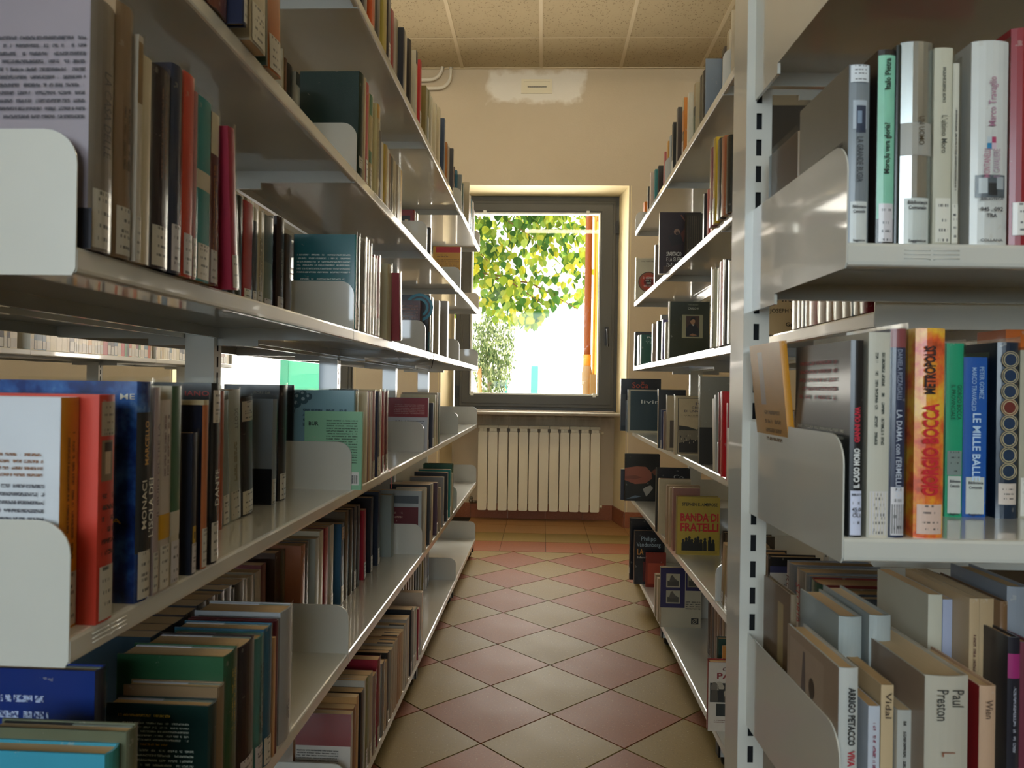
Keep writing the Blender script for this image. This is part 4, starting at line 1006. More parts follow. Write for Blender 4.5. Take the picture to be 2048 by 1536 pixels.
(0.9304,-0.0023,0.0232,0.158,0.2329,0,'#17161a','hsl',[('txt','DANTE','#cfcabb',0.42,0.2,0.5,'u',0,0),('slab',0.78,0.96,'#cfc4b4'),('ctxt','IANO','#9a2a24',0.76,0.94,0.2,0.028,0)],'black hardback with a tall white title and a small portrait,fourth shelf at left'),
]),
('L',0.8256,'back of the fourth shelf, first bay at left','books on the fourth shelf of the left bookcase',[
(1.1461,0.0845,0.0126,0.15,0.2202,0,'#b5542c','ps'),
(1.1774,0.0924,0.0256,0.14,0.2053,-3,'#8e9692','psl'),
(1.2126,0.0958,0.0445,0.15,0.2205,-3,'#b9bdb4','psl',[('txt','SCOTT','#6d6a62',0.78,0.16,0.3,'d',0,0),('srows',0.3,0.6,'#8d7c4c')],'grey sleeved paperback leaning back,beside the black leaning book on the fourth shelf'),
(1.2635,0.0958,0.0552,0.141,0.2072,-3,'#1b1b1f','hsl',[('slab',0.8,0.97,'#cdc2b2')],'black sleeved hardback leaning back with a tall white call label,fourth shelf at left'),
(1.3967,0.0958,0.0223,0.138,0.2033,1,'#8f979e','psl',[('cpan',0,1,0,0.34,'#141418'),('bar',0.05,0.06),('cpan',0.05,0.35,0.55,0.75,'#3a3f44')],'pale grey cover with a black foot and barcode,fourth shelf at left'),
(1.4424,0.0958,0.042,0.112,0.2303,0,'#141317','hsl',[('ctxt','FIORE DA','#8a7f6c',0.5,0.93,0.3,0.022,0),('ctxt','LA','#cfc8b8',0.82,0.58,0.1,0.03,0)],'large black cover with pale letters,beside the bookend on the fourth shelf'),
]),
('L',0.8256,'second bay of the left bookcase, fourth shelf','books on the fourth shelf of the left bookcase',[
(1.6225,0.1352,0.012,0.157,0.2302,0,'#1e2424','h'),
(1.637,0,0.0141,0.18,0.2201,0,'#8fb6c2','hs',[('cherry',),('crows',0.35,0.9,0.62,0.82,'#4f6a78',4)],'pale blue shiny sleeved cover with a sprig of berries behind the bookend'),
(1.653,0,0.0096,0.148,0.2177,0,'#c9b99a','ps'),
(1.663,0,0.0085,0.148,0.2177,99,'#a9c4b4','p'),
(1.6235,-0.0214,0.0101,0.13,0.1728,0,'#8fc6a0','p',[('ctxt','BUR','#161a18',0.07,0.84,0.17,0.05,1),('crows',0.38,0.92,0.33,0.9,'#3c5244',17),('bar',0.66,0.06)],'mint green paperback cover with dense print in front of the pale blue cover'),
(1.7385,-0.0023,0.0108,0.148,0.2173,99,'#d8c8a6','p'),
(1.7503,-0.0023,0.0129,0.148,0.2172,0,'#6b2f22','p'),
(1.7641,-0.0023,0.0177,0.148,0.2171,0,'#b58a5a','p'),
(1.7834,-0.0023,0.0165,0.148,0.217,0,'#d7d2c2','p'),
(1.8009,-0.0023,0.028,0.147,0.2169,0,'#c98a8c','psl'),
(1.8542,-0.0023,0.03,0.147,0.2166,0,'#16264c','psl'),
(1.8854,-0.0023,0.0161,0.147,0.2164,0,'#d2c3a0','p'),
(1.9477,0.0068,0.03,0.147,0.2159,0,'#c01c28','psl',[],'bright red spine beside the dark red one with a hanging ribbon,fourth shelf at left'),
(1.9916,0.0068,0.03,0.147,0.2156,0,'#8a1f26','psl',[('ribbon',)],'dark red spine with a red ribbon hanging below it,fourth shelf at left'),
]),
('L',0.8256,'third bay of the left bookcase, fourth shelf','books on the fourth shelf of the left bookcase',[
(2.6448,-0.0023,0.03,0.145,0.1885,0,'#c9ccd4','pl',[('cpan',0,1,0.63,1,'#8c1c26'),('crows',0.15,0.92,0.68,0.88,'#c98a86',6),('crows',0.18,0.92,0.38,0.58,'#6a6a76',4)],'grey cover with a deep red top third behind the third bookend,fourth shelf at left'),
(2.7641,-0.0023,0.03,0.12,0.168,99,'#16182a','pl',[('sband',0.94,1,'#d2c190')]),
(2.8148,-0.0023,0.03,0.134,0.1975,99,'#c6b98c','p'),
(2.8674,-0.0023,0.03,0.139,0.2048,99,'#ad9c78','p'),
(2.922,-0.0023,0.03,0.139,0.2043,99,'#5f6b52','p'),
]),
('L',0.465,'first bay of the left bookcase, fifth shelf','books on the fifth shelf of the left bookcase',[
(0.7352,0.0113,0.0256,0.145,0.2141,0,'#3f9cb4','h',[('sband',0,1,'#2f8a86')],'light blue hardback at the bottom left,nearest on the fifth shelf'),
(0.7612,0.0045,0.0219,0.153,0.2254,0,'#6d7058','hs'),
(0.8515,0.0958,0.0218,0.192,0.2514,0,'#15307a','hs',[('crows',0.05,0.7,0.3,0.9,'#a9b4d2',8),('sband',0,1,'#2a2836')],'royal blue glossy hardback with white print pushed back on the fifth shelf'),
(0.9368,-0.0023,0.0246,0.138,0.1769,0,'#14302c','hs',[('crows',0.12,0.62,0.9,0.94,'#c29a3a',1),('crows',0.16,0.8,0.73,0.88,'#c6cfc6',5),('crows',0.16,0.6,0.695,0.725,'#c29a3a',1),('crows',0.16,0.85,0.4,0.685,'#c6cfc6',8)],'dark green hardback cover with yellow and white print,low on the left'),
(0.9618,-0.0023,0.0208,0.13,0.1906,0,'#94795a','hs'),
(0.9831,-0.0023,0.0449,0.152,0.2231,0,'#2c5a3a','hs',[('srows',0.5,0.9,'#c9b45a')]),
(1.033,-0.0023,0.056,0.148,0.2176,0,'#2a1c20','hsl'),
(1.0896,-0.0023,0.0347,0.143,0.2103,0,'#4f8a86','hsl',[('srows',0.3,0.8,'#23302e')]),
(1.1249,-0.0023,0.0348,0.145,0.2137,0,'#2f6a8a','hsl'),
(1.1604,-0.0023,0.008,0.129,0.1893,0,'#b98a5c','p'),
(1.1688,-0.0023,0.0106,0.145,0.2136,0,'#5c1a1e','h'),
(1.1965,-0.0023,0.056,0.148,0.218,0,'#b4b8be','hs',[('srows',0.15,0.3,'#4a4c52')],'thick silver grey hardback beside the bookend,last of the first bay on the fifth shelf'),
]),
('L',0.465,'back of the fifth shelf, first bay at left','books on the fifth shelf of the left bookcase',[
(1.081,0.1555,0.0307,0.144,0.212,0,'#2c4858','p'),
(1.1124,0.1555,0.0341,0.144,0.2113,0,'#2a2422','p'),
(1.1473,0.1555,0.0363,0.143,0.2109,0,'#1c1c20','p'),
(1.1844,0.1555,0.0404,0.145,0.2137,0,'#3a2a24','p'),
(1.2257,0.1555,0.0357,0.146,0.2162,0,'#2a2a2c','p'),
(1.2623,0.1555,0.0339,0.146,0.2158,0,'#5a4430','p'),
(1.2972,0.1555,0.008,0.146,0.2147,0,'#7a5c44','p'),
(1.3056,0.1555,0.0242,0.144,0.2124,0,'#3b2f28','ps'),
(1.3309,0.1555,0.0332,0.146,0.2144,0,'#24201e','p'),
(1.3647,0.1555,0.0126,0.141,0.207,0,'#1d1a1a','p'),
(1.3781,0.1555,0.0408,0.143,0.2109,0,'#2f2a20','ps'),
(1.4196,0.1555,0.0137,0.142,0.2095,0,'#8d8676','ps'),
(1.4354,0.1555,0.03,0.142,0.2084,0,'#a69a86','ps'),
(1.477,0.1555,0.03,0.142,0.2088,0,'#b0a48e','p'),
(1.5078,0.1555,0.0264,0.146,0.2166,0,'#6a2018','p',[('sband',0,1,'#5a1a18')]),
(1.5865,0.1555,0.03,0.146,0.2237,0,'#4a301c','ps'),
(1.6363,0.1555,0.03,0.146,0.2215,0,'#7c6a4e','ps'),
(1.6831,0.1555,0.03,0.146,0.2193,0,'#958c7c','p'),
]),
('L',0.465,'second bay of the left bookcase, fifth shelf','books on the fifth shelf of the left bookcase',[
(1.6464,0.1183,0.03,0.155,0.2281,0,'#9a5a34','p'),
(1.6774,0.1183,0.0203,0.156,0.2295,0,'#18181a','p'),
(1.7507,0.1183,0.03,0.151,0.2225,0,'#b9bdb4','p'),
(1.7829,0.1183,0.03,0.159,0.2342,0,'#cfc3a4','p'),
(1.8248,0.1183,0.03,0.159,0.2335,0,'#9c2424','p'),
(1.8732,0.1183,0.03,0.158,0.2319,0,'#c7bda6','pl'),
(1.9728,0.1183,0.03,0.147,0.216,0,'#3a6a8c','pl',[('slab',0.8,0.96,'#b9a896')]),
(2.0135,0.1183,0.03,0.165,0.2428,0,'#6a5436','ps'),
(2.0613,0.1183,0.03,0.164,0.2418,0,'#4c4438','ps'),
(2.1057,0.1183,0.03,0.164,0.2416,0,'#2c2620','pl'),
(2.1462,0.1183,0.03,0.162,0.238,0,'#1e1c1e','p'),
(2.2254,0.1183,0.03,0.145,0.2131,-2,'#b81f34','pl'),
(2.3105,0.1183,0.03,0.161,0.2368,0,'#1a1a1e','pl'),
(2.4096,0.1183,0.03,0.164,0.2417,0,'#1a2438','pl'),
(2.5318,0.0958,0.042,0.146,0.2145,-2,'#a3aaa4','hs',[],'clear grey sleeved volume standing alone before the third bay bookend,fifth shelf'),
]),
('L',0.465,'third bay of the left bookcase, fifth shelf','books on the fifth shelf of the left bookcase',[
(2.586,0.0045,0.03,0.151,0.2228,0,'#b9bcbc','ps',[('cpan',0.04,0.92,0,0.74,'#6e1c24'),('crows',0.1,0.55,0.1,0.68,'#c99a8c',9),('cpan',0.62,0.92,0.36,0.46,'#20202c'),('cpan',0.04,0.92,0.8,0.92,'#5d646a')],'maroon and grey cover behind the third bay bookend,fifth shelf at left'),
(2.6379,0,0.03,0.107,0.2245,99,'#c7baa0','ps',[('srows',0.25,0.65,'#3b3024')]),
(2.7421,0,0.03,0.152,0.2233,99,'#33363a','psl'),
(2.7874,0,0.03,0.15,0.2211,99,'#cdbfa2','p'),
(2.9214,0,0.03,0.141,0.2075,99,'#4a2f44','psl'),
(3.0055,0,0.03,0.12,0.1762,99,'#a08c70','p'),
(3.0945,0,0.03,0.142,0.2085,99,'#8e8a84','psl'),
(3.2216,0,0.03,0.146,0.2141,99,'#1e1a1a','pl'),
(3.3239,0,0.03,0.146,0.2141,99,'#1f8a80','psl'),
(3.3775,0,0.03,0.13,0.1916,99,'#a8a184','p'),
(3.4115,0,0.042,0.139,0.231,0,'#2c5a3c','h',[],'tall green hardback at the far end of the third bay,fifth shelf at left'),
]),
('L',0.1145,'second bay of the left bookcase, bottom shelf','books on the bottom shelf of the left bookcase',[
(1.6505,0,0.0193,0.126,0.2017,0,'#c9c4ba','p',[('cpan',0,1,0.64,1,'#7c1f18'),('crows',0.02,0.78,0.1,0.6,'#55504c',18)],'cover with a brick red top third and dense print,lowest at the left'),
(1.672,0,0.0265,0.139,0.2047,0,'#8a5a34','p'),
(1.6999,0,0.0214,0.11,0.2192,0,'#c49a62','p'),
(1.7435,0,0.03,0.145,0.2128,0,'#17171a','p'),
(1.7749,0,0.0133,0.155,0.2277,0,'#c3c2b6','p'),
(1.7897,0,0.0237,0.154,0.2266,0,'#7b7a34','pl'),
(1.8306,0,0.03,0.15,0.2205,0,'#b9a888','pl'),
(1.869,0,0.03,0.138,0.203,0,'#a88e8a','psl'),
(1.9149,0,0.03,0.206,0.2268,0,'#a32138','psl',[],'crimson cover rising above its neighbours,second bay of the bottom shelf at left'),
(1.9692,0,0.03,0.133,0.1961,0,'#8f8c86','ps'),
(2.0039,0,0.03,0.126,0.1859,0,'#b59c74','p'),
(2.0359,0,0.0208,0.137,0.2016,0,'#1f1b1a','pl'),
(2.0805,0,0.03,0.132,0.1941,0,'#a89a82','p'),
(2.1156,0,0.03,0.135,0.1989,0,'#b9ab94','p',[('topr',)]),
(2.147,0,0.0275,0.134,0.1968,0,'#b8a58c','p',[('topr',)]),
(2.176,0,0.0282,0.136,0.2001,0,'#a67a50','p',[('topr',)]),
(2.2058,0,0.029,0.134,0.1976,0,'#b58c60','p',[('topr',)]),
(2.2363,0,0.0298,0.132,0.1935,0,'#c2a880','p',[('topr',)]),
(2.2767,0,0.03,0.135,0.1987,0,'#b9b2a2','p',[('topr',)]),
(2.3083,0,0.0233,0.141,0.2074,99,'#9a9286','p'),
(2.3358,0,0.03,0.139,0.2051,0,'#c9bda6','p'),
(2.389,0,0.03,0.146,0.2145,0,'#1d1d22','pl'),
(2.4351,0,0.03,0.134,0.1973,99,'#a8a190','pl'),
(2.4685,0,0.03,0.132,0.1939,99,'#7d8a7c','pl'),
(2.5278,0,0.03,0.12,0.1744,99,'#a01c30','pl'),
(2.59,0,0.03,0.145,0.2138,99,'#c9b9a2','pl'),
]),
('L',0.1145,'third bay of the left bookcase, bottom shelf','books on the bottom shelf of the left bookcase',[
(2.8521,0.1183,0.03,0.146,0.2141,99,'#2a2623','pl'),
(2.9038,0.1183,0.03,0.143,0.2096,99,'#c9b48e','pl'),
(2.9574,0.1183,0.03,0.139,0.2051,99,'#8a5c3a','pl'),
(3.0129,0.1183,0.03,0.136,0.2006,99,'#c4b49a','pl'),
(3.0706,0.1183,0.03,0.146,0.2141,99,'#b5a88c','pl'),
(3.1304,0.1183,0.03,0.143,0.2096,99,'#2c2a2a','pl'),
(3.1926,0.1183,0.03,0.139,0.2051,99,'#6b6a52','pl'),
(3.2573,0.1183,0.03,0.136,0.2006,99,'#c2b596','pl'),
(3.3178,0.1183,0.03,0.146,0.2141,99,'#a58a3a','pl'),
(3.3805,0.1183,0.03,0.143,0.2096,99,'#b7b0a2','pl'),
(3.4236,0.1183,0.03,0.139,0.2051,99,'#7d6a50','pl'),
(3.4678,0.1183,0.03,0.136,0.2006,99,'#4a4442','pl'),
]),
('R',1.9188,'top shelf of the right bookcase','books on the top shelf of the right bookcase',[
(1.9264,0.0045,0.03,0.17,0.2648,0,'#c9b7a2','ps'),
(2.0535,0.03,0.0342,0.142,0.2085,0,'#cfc6b4','hs',[('stripes','#a3202c')],'white spine with dark red stripes beside the white upright,top shelf at right'),
(2.0881,0.02,0.0066,0.14,0.2059,99,'#c9bca0','hs'),
(2.179,0.035,0.03,0.132,0.1941,0,'#d5c9b2','psl',[('txt','GUERRA','#a82a2a',0.42,0.5,0.3,'d',0,0)]),
(2.3202,0.055,0.03,0.143,0.2102,0,'#463a34','ps'),
(2.3632,0.055,0.03,0.132,0.1947,0,'#b5521c','ps'),
(2.3936,0.045,0.0183,0.137,0.2014,99,'#d6c9a2','ps',[('sband',0.25,0.5,'#5c5a48')]),
(2.3506,0.0045,0.005,0.127,0.1861,0,'#7f8a98','hs',[],'thick blue grey hardback with a pale foot,top shelf of the right bookcase'),
(2.4448,0.02,0.03,0.13,0.1913,0,'#2c2622','ps'),
(2.5314,0.03,0.03,0.144,0.2112,0,'#4c463c','ps'),
(2.5829,0.02,0.03,0.141,0.2066,0,'#cdb890','ps',[('sband',0,0.45,'#5c6a54'),('sband',0.45,0.6,'#2b2522')]),
(2.6133,0.0045,0.0272,0.125,0.1844,99,'#cbc2a8','ps'),
(2.7089,0.0045,0.03,0.138,0.2034,0,'#d9862c','psl',[('sband',0.78,1,'#d8ccb4'),('disc2',0.15)],'orange spine with a dark disc at its foot,top shelf of the right bookcase'),
(2.8254,0.0045,0.03,0.144,0.2125,99,'#3c3a36','ps',[('srows',0.1,0.9,'#b9ad94')]),
(2.9238,0.0045,0.03,0.129,0.1903,99,'#2c2a22','psl',[('sband',0.7,1,'#a8841c')]),
(3.1014,0.025,0.03,0.137,0.2012,99,'#8a9498','ps'),
(3.1702,0.025,0.03,0.135,0.1989,99,'#c9923a','p'),
(3.3783,0.045,0.03,0.15,0.22,99,'#a34a4c','ps'),
(3.5547,0.045,0.03,0.142,0.2087,0,'#1f2220','ps',[],'black sleeved spine beside the teal one,top shelf of the right bookcase'),
(3.5917,0.035,0.03,0.138,0.2027,99,'#2a8a88','ps'),
(3.6301,0.02,0.03,0.135,0.1992,99,'#cfb7a2','ps'),
(3.964,0.055,0.03,0.15,0.221,99,'#22201e','p'),
(4.109,0.055,0.042,0.12,0.1756,99,'#e07a14','h'),
]),
('R',1.5322,'second shelf at right, beside the white upright','books on the second shelf of the right bookcase',[
(1.8296,-0.0135,0.042,0.153,0.2254,0,'#3c342c','hs'),
(1.9324,0.001,0.042,0.131,0.1925,0,'#d9d4c8','hs',[],'white spine right beside the upright,second shelf of the right bookcase'),
(1.9748,-0.0113,0.0349,0.139,0.2044,0,'#33302a','hs'),
(2.0148,-0.0135,0.03,0.147,0.2157,0,'#b5653a','ps'),
(2.0611,-0.0135,0.03,0.154,0.2258,0,'#3a3630','ps'),
(2.1157,-0.0135,0.03,0.167,0.2455,0,'#d9b21c','ps',[('srows',0.4,0.7,'#2c2410'),('lab',0.02,0.3)],'yellow spine with a white call label near the upright,second shelf at right'),
(2.157,-0.0135,0.03,0.157,0.2302,0,'#8c2a4c','psl'),
(3.045,-0.0242,0.0316,0.167,0.2515,0,'#d0a51e','h',[('cpan',0,1,0,1,'#2a1512'),('spart',),('ctxt','SPARTACO','#d8d2c4',0.17,0.315,0.36,0.07,0),('ctxt','E LA GUERRA SERVILE','#d8d2c4',0.17,0.228,0.7,0.065,0),('ctxt','73-71 A.C.','#d8d2c4',0.17,0.14,0.34,0.07,0)],'dark brown cover with white title and yellow spine on the second shelf at right'),
(2.9725,0.0676,0.03,0.115,0.231,0,'#3a3026','hs',[('stripes2',)],'dark patterned cover behind the dark brown one,second shelf at right'),
(2.4785,0.0338,0.0193,0.123,0.1803,99,'#1d1b1a','p'),
(2.4361,0.0394,0.042,0.126,0.186,0,'#b3231c','h'),
(2.3574,0.0338,0.03,0.123,0.1803,0,'#c98a1c','p'),
(3.3962,0.0113,0.03,0.126,0.186,99,'#6d655c','p'),
(3.9298,-0.009,0.03,0.129,0.218,0,'#d9cfb4','ps',[('eye',),('ctxt','21 LEZIONI','#e6ddcf',0.3,0.52,0.44,0.05,0),('ctxt','PER IL','#e6ddcf',0.4,0.455,0.24,0.045,0),('ctxt','XXI','#e6ddcf',0.43,0.39,0.18,0.05,0),('ctxt','SECOLO','#e6ddcf',0.32,0.32,0.4,0.05,0),('ctxt','Yuval Noah Harari','#6a6250',0.2,0.92,0.6,0.032,0)],'cream cover with a large red eye,window end of the right bookcase'),
]),
('R',1.1817,'third shelf at right, beside the white upright','books on the third shelf of the right bookcase',[
(1.8604,-0.0068,0.042,0.153,0.2254,0,'#2b2824','hs'),
(1.9048,-0.0068,0.0398,0.145,0.2132,0,'#26241f','hs'),
(1.951,-0.0068,0.03,0.148,0.2176,0,'#b7ac8a','ps'),
(2.0073,-0.0068,0.042,0.157,0.231,0,'#4c4a44','hs'),
(2.0521,-0.0068,0.0287,0.159,0.2334,0,'#a8201f','p'),
(2.0838,-0.0068,0.0207,0.149,0.2198,0,'#d7cdb2','p'),
(2.1485,-0.0068,0.03,0.154,0.2267,0,'#cfc6a6','psl',[('sband',0.05,0.45,'#4c4a40')]),
]),
('R',1.1817,'third shelf of the right bookcase, further in','books on the third shelf of the right bookcase',[
(2.9267,0,0.03,0.156,0.222,0,'#2e3118','hs',[('sband',0,1,'#a39a78'),('portrait',),('ctxt','CARLO V','#c9c4ae',0.46,0.88,0.27,0.04,0),('ctxt','KARL BRANDI','#a9a58c',0.47,0.945,0.24,0.018,0)],'dark olive cover with a framed portrait,third shelf of the right bookcase'),
(3.4825,0.0564,0.03,0.22,0.2254,0,'#8e8c84','p',[('ctxt','il nuovo','#1c2c34',0.12,0.9,0.36,0.05,0)],'grey cover with dark slanted lettering behind the olive portrait cover at right'),
(2.9833,-0.0045,0.03,0.12,0.1465,99,'#b3a27e','ps'),
(3.055,-0.0045,0.03,0.12,0.1634,99,'#6a5f88','psl'),
(3.1808,-0.0045,0.042,0.12,0.1691,99,'#2f3a24','hl'),
(3.3241,-0.0045,0.03,0.12,0.1691,99,'#b59a82','psl'),
(3.7676,0,0.03,0.12,0.1521,0,'#145c48','h',[('ctxt','Parig','#d6dcd2',0.25,0.9,0.6,0.06,0),('crows',0.22,0.9,0.7,0.85,'#a9c2b4',3)],'green cover with white serif heading,window end of the third shelf at right'),
(3.798,-0.0045,0.0138,0.12,0.1521,99,'#cfd6cc','h'),
(3.8216,-0.0045,0.0399,0.12,0.1521,99,'#1a6a54','h'),
(3.9597,-0.0068,0.03,0.108,0.1803,0,'#39342e','hl',[],'dark stone coloured cover behind the green cover,third shelf at right'),
]),
('R',0.8256,'fourth shelf of the right bookcase','books on the fourth shelf of the right bookcase',[
(3.9429,-0.0394,0.03,0.22,0.2283,0,'#20463f','h',[('cpan',0,1,0,1,'#c9bfa0'),('cpan',0.06,1,0.05,0.97,'#16373c'),('ctxt','livin','#d5d8cc',0.3,0.72,0.45,0.09,0)],'dark green framed cover with pale letters at the window end of the right bookcase'),
(4.0641,-0.0338,0.03,0.12,0.1691,99,'#8a8e92','p'),
(4.1386,-0.0338,0.03,0.12,0.1691,99,'#a8a6a0','p'),
(4.0945,-0.062,0.0184,0.22,0.2882,0,'#161416','h',[('ctxt','Soča','#b5482a',0.28,0.87,0.4,0.11,1),('cpan',0.03,0.14,0.1,0.7,'#3c3a38')],'black cover with orange letters,furthest on the fourth shelf at right'),
(2.9482,-0.0338,0.0239,0.107,0.2317,0,'#c9a224','ps',[('cpan',0,1,0,1,'#1a1716')],'yellow spine with a black cover,fourth shelf of the right bookcase'),
(2.9178,-0.0248,0.03,0.12,0.1521,99,'#26264a','pl'),
(2.8704,-0.0248,0.0109,0.12,0.1465,99,'#8c6a4c','p'),
(2.84,-0.018,0.03,0.142,0.2093,0,'#b59f7a','ps',[('cpan',0.08,0.95,0.05,0.55,'#57493a')],'tan volume with a battle picture,left of its twin on the fourth shelf at right'),
(2.6667,-0.018,0.03,0.158,0.2094,0,'#b8a27c','ps',[('cpan',0.06,1,0.02,0.97,'#3a2e22'),('cpan',0.075,1,0.03,0.96,'#bfa67e'),('battle',),('ctxt','1914','#2b2238',0.42,0.87,0.3,0.05,1),('ctxt','CRONACA','#2b2238',0.36,0.805,0.5,0.04,0),('ctxt','DI UNA DISFATTA','#2b2238',0.2,0.745,0.75,0.04,0),('crows',0.2,0.9,0.64,0.68,'#4a3c30',2)],'tan cover with a battle scene and purple title,fourth shelf of the right bookcase'),
(2.3402,0,0.03,0.155,0.2753,0,'#8d8472','hs',[('cpan',0.0,0.35,0.0,0.42,'#26221e'),('cpan',0.3,1,0.0,0.7,'#7a1c1c')],'large grey cover with a dark crowd picture,fourth shelf of the right bookcase'),
(2.1326,-0,0.0247,0.141,0.2076,6,'#b7ad90','p'),
(2.1105,-0,0.0191,0.149,0.2194,6,'#8b8a7c','p'),
(2.0791,-0,0.0205,0.154,0.2267,3,'#8e1f22','h'),
(1.9989,-0.0113,0.03,0.156,0.2298,2,'#c41a1f','h',[('cpan',0.12,0.5,0.25,0.6,'#7c1418')],'bright red folder standing open beside the white upright,fourth shelf at right'),
(1.9182,-0.0169,0.03,0.136,0.2004,0,'#a82432','h',[],'second red folder nearest the upright,fourth shelf at right'),
(1.8341,-0.0338,0.03,0.12,0.14,0,'#d2c8b4','p',[('cpan',0,1,0.0,0.12,'#8c2a2a')],'small cream booklet with frayed edge in front of the red folder at right'),
]),
('R',0.465,'fifth shelf of the right bookcase','books on the fifth shelf of the right bookcase',[
(3.9369,-0.0507,0.03,0.184,0.2484,0,'#131214','hs',[('shoulder',)],'black cover with a bare shoulder picture,window end of the fifth shelf at right'),
(3.9673,-0.0676,0.0155,0.12,0.1634,99,'#2a2a34','h'),
(3.3224,0.0225,0.03,0.147,0.2254,0,'#b5aa8c','hs',[('cpan',0.08,1,0.0,0.96,'#4c463a')],'grey framed cover behind the black lettered one,fifth shelf at right'),
(3.1065,-0.0135,0.03,0.139,0.265,0,'#131314','h',[('ctxt','Co','#a8a498',0.5,0.86,0.3,0.07,0)],'black cover with two pale letters,fifth shelf of the right bookcase'),
(3.055,-0.009,0.03,0.128,0.2258,99,'#b8a57e','ps',[('cpan',0.1,1,0,0.94,'#2c241e')]),
(2.8626,-0.009,0.03,0.125,0.224,99,'#9a7c58','p'),
(2.8001,-0.009,0.03,0.112,0.2248,99,'#a98c64','p'),
(2.7426,-0.0068,0.03,0.097,0.2307,99,'#8e5c48','p'),
(2.6829,-0.0045,0.03,0.154,0.2081,0,'#a38a3e','h',[('cpan',0.02,1,0,1,'#ad8f30'),('ctxt','STEPHEN E. AMBROSE','#1d1a14',0.12,0.87,0.82,0.055,1),('rule',0.82),('ctxt','BANDA DI','#b3201a',0.08,0.64,0.88,0.135,2),('ctxt','FRATELLI','#b3201a',0.08,0.47,0.88,0.135,2),('rule',0.42),('soldiers',)],'mustard cover with red title and soldiers in silhouette,fifth shelf at right'),
(2.1133,0.0225,0.03,0.103,0.1916,0,'#2a2018','h'),
(2.0696,0.0225,0.03,0.13,0.1916,0,'#4c3c2a','hs'),
]),
('R',0.465,'near end of the fifth shelf of the right bookcase','books on the fifth shelf of the right bookcase',[
(2.0631,0.0113,0.03,0.12,0.1747,-7,'#a98a5c','pl'),
(2.0178,0.0113,0.03,0.12,0.1691,-7,'#9c7c54','pl'),
(1.9691,0.0113,0.03,0.12,0.1747,-7,'#a88b62','pl'),
(1.918,0.0113,0.0296,0.123,0.1803,-5,'#8c7250','pl'),
(1.948,0.0225,0.005,0.123,0.1803,99,'#3c3a38','hl'),
]),
('R',0.1145,'bottom shelf of the right bookcase','books on the bottom shelf of the right bookcase',[
(3.6764,-0.0507,0.03,0.172,0.3047,0,'#17161a','hs',[('ctxt','D','#c9c2a8',0.3,0.34,0.12,0.05,0),('lab',0.1,0.2)],'black cover with one pale letter,window end of the bottom shelf at right'),
(3.6,-0.0383,0.0293,0.144,0.2578,0,'#151519','h',[('ctxt','Philipp','#9fb0b4',0.22,0.85,0.5,0.08,0),('ctxt','Vandenberg','#9fb0b4',0.08,0.74,0.8,0.08,0),('ctxt','LA','#c98a3a',0.1,0.6,0.2,0.11,1),('ctxt','Sulle tracce','#d2ccbc',0.1,0.5,0.45,0.035,0),('cpan',0.3,0.75,0.05,0.42,'#6a2a24')],'black cover with pale heading and a red framed picture,bottom shelf at right'),
(3.55,0.0113,0.0135,0.096,0.1634,0,'#8c2c1c','h',[('cpan',0.1,0.9,0.1,0.7,'#b5482a')],'small rust red cover beside the black headed cover,bottom shelf at right'),
(3.091,-0.0135,0.0252,0.12,0.1747,99,'#8d7a58','p'),
(3.0254,-0.0135,0.03,0.12,0.1747,99,'#a58e68','p'),
(2.9607,-0.0135,0.03,0.161,0.2361,0,'#b5a88c','h',[('cpan',0.0,0.6,0.33,1,'#2a2048'),('cpan',0.14,0.48,0.67,0.9,'#b3a584'),('cpan',0.14,0.48,0.4,0.62,'#a89c80'),('cpan',0.62,1,0.62,1,'#2a2048'),('cpan',0.66,0.98,0.68,0.92,'#8c8064'),('photos',),('crows',0.62,0.98,0.3,0.45,'#2c2824',4),('rose',)],'cream and violet cover with small photographs,bottom shelf of the right bookcase'),
(2.6606,0.1127,0.03,0.142,0.2085,0,'#4c3424','p'),
(2.6277,0.1127,0.0271,0.142,0.2085,0,'#6a4a30','p'),
(2.5974,0.1127,0.0265,0.142,0.2085,0,'#3a2a20','p'),
(2.5637,0.1127,0.03,0.142,0.2085,0,'#7c5a3c','p'),
(2.5269,0.1127,0.03,0.142,0.2085,0,'#8a6844','p'),
(2.4911,0.1127,0.03,0.142,0.2085,0,'#5c4030','p'),
(2.4564,0.1127,0.03,0.142,0.2085,0,'#9a7c58','p'),
(2.4159,0.1127,0.03,0.142,0.2085,0,'#6d553c','p'),
(2.3704,0.1127,0.03,0.142,0.2085,0,'#a0906c','p'),
(2.0725,-0.0225,0.03,0.155,0.1903,0,'#8c2a26','h',[('cpan',0.0,1,0,1,'#c2b5a2'),('ctxt','Giampaolo','#5a1c1c',0.24,0.9,0.58,0.055,0),('ctxt','PANSA','#7a1c1e',0.14,0.8,0.66,0.085,1),('cpan',0.03,0.95,0.42,0.7,'#2c2824'),('crowd',),('cpan',0.14,1,0.22,0.4,'#23241f'),('ctxt','SCONOSCIUTO','#a9a490',0.26,0.3,0.6,0.05,0),('crows',0.1,0.95,0.12,0.17,'#6a2420',2)],'cream cover with dark red title and an old crowd photograph,low at right'),
(2.1612,0.0225,0.0247,0.153,0.2254,0,'#2c4a40','h'),
(2.1029,0.0225,0.005,0.153,0.2254,99,'#b5762c','p'),
]),
('R',1.1817,'third shelf of the right bookcase, seen behind the end unit','books of the right bookcase seen behind the end unit',[
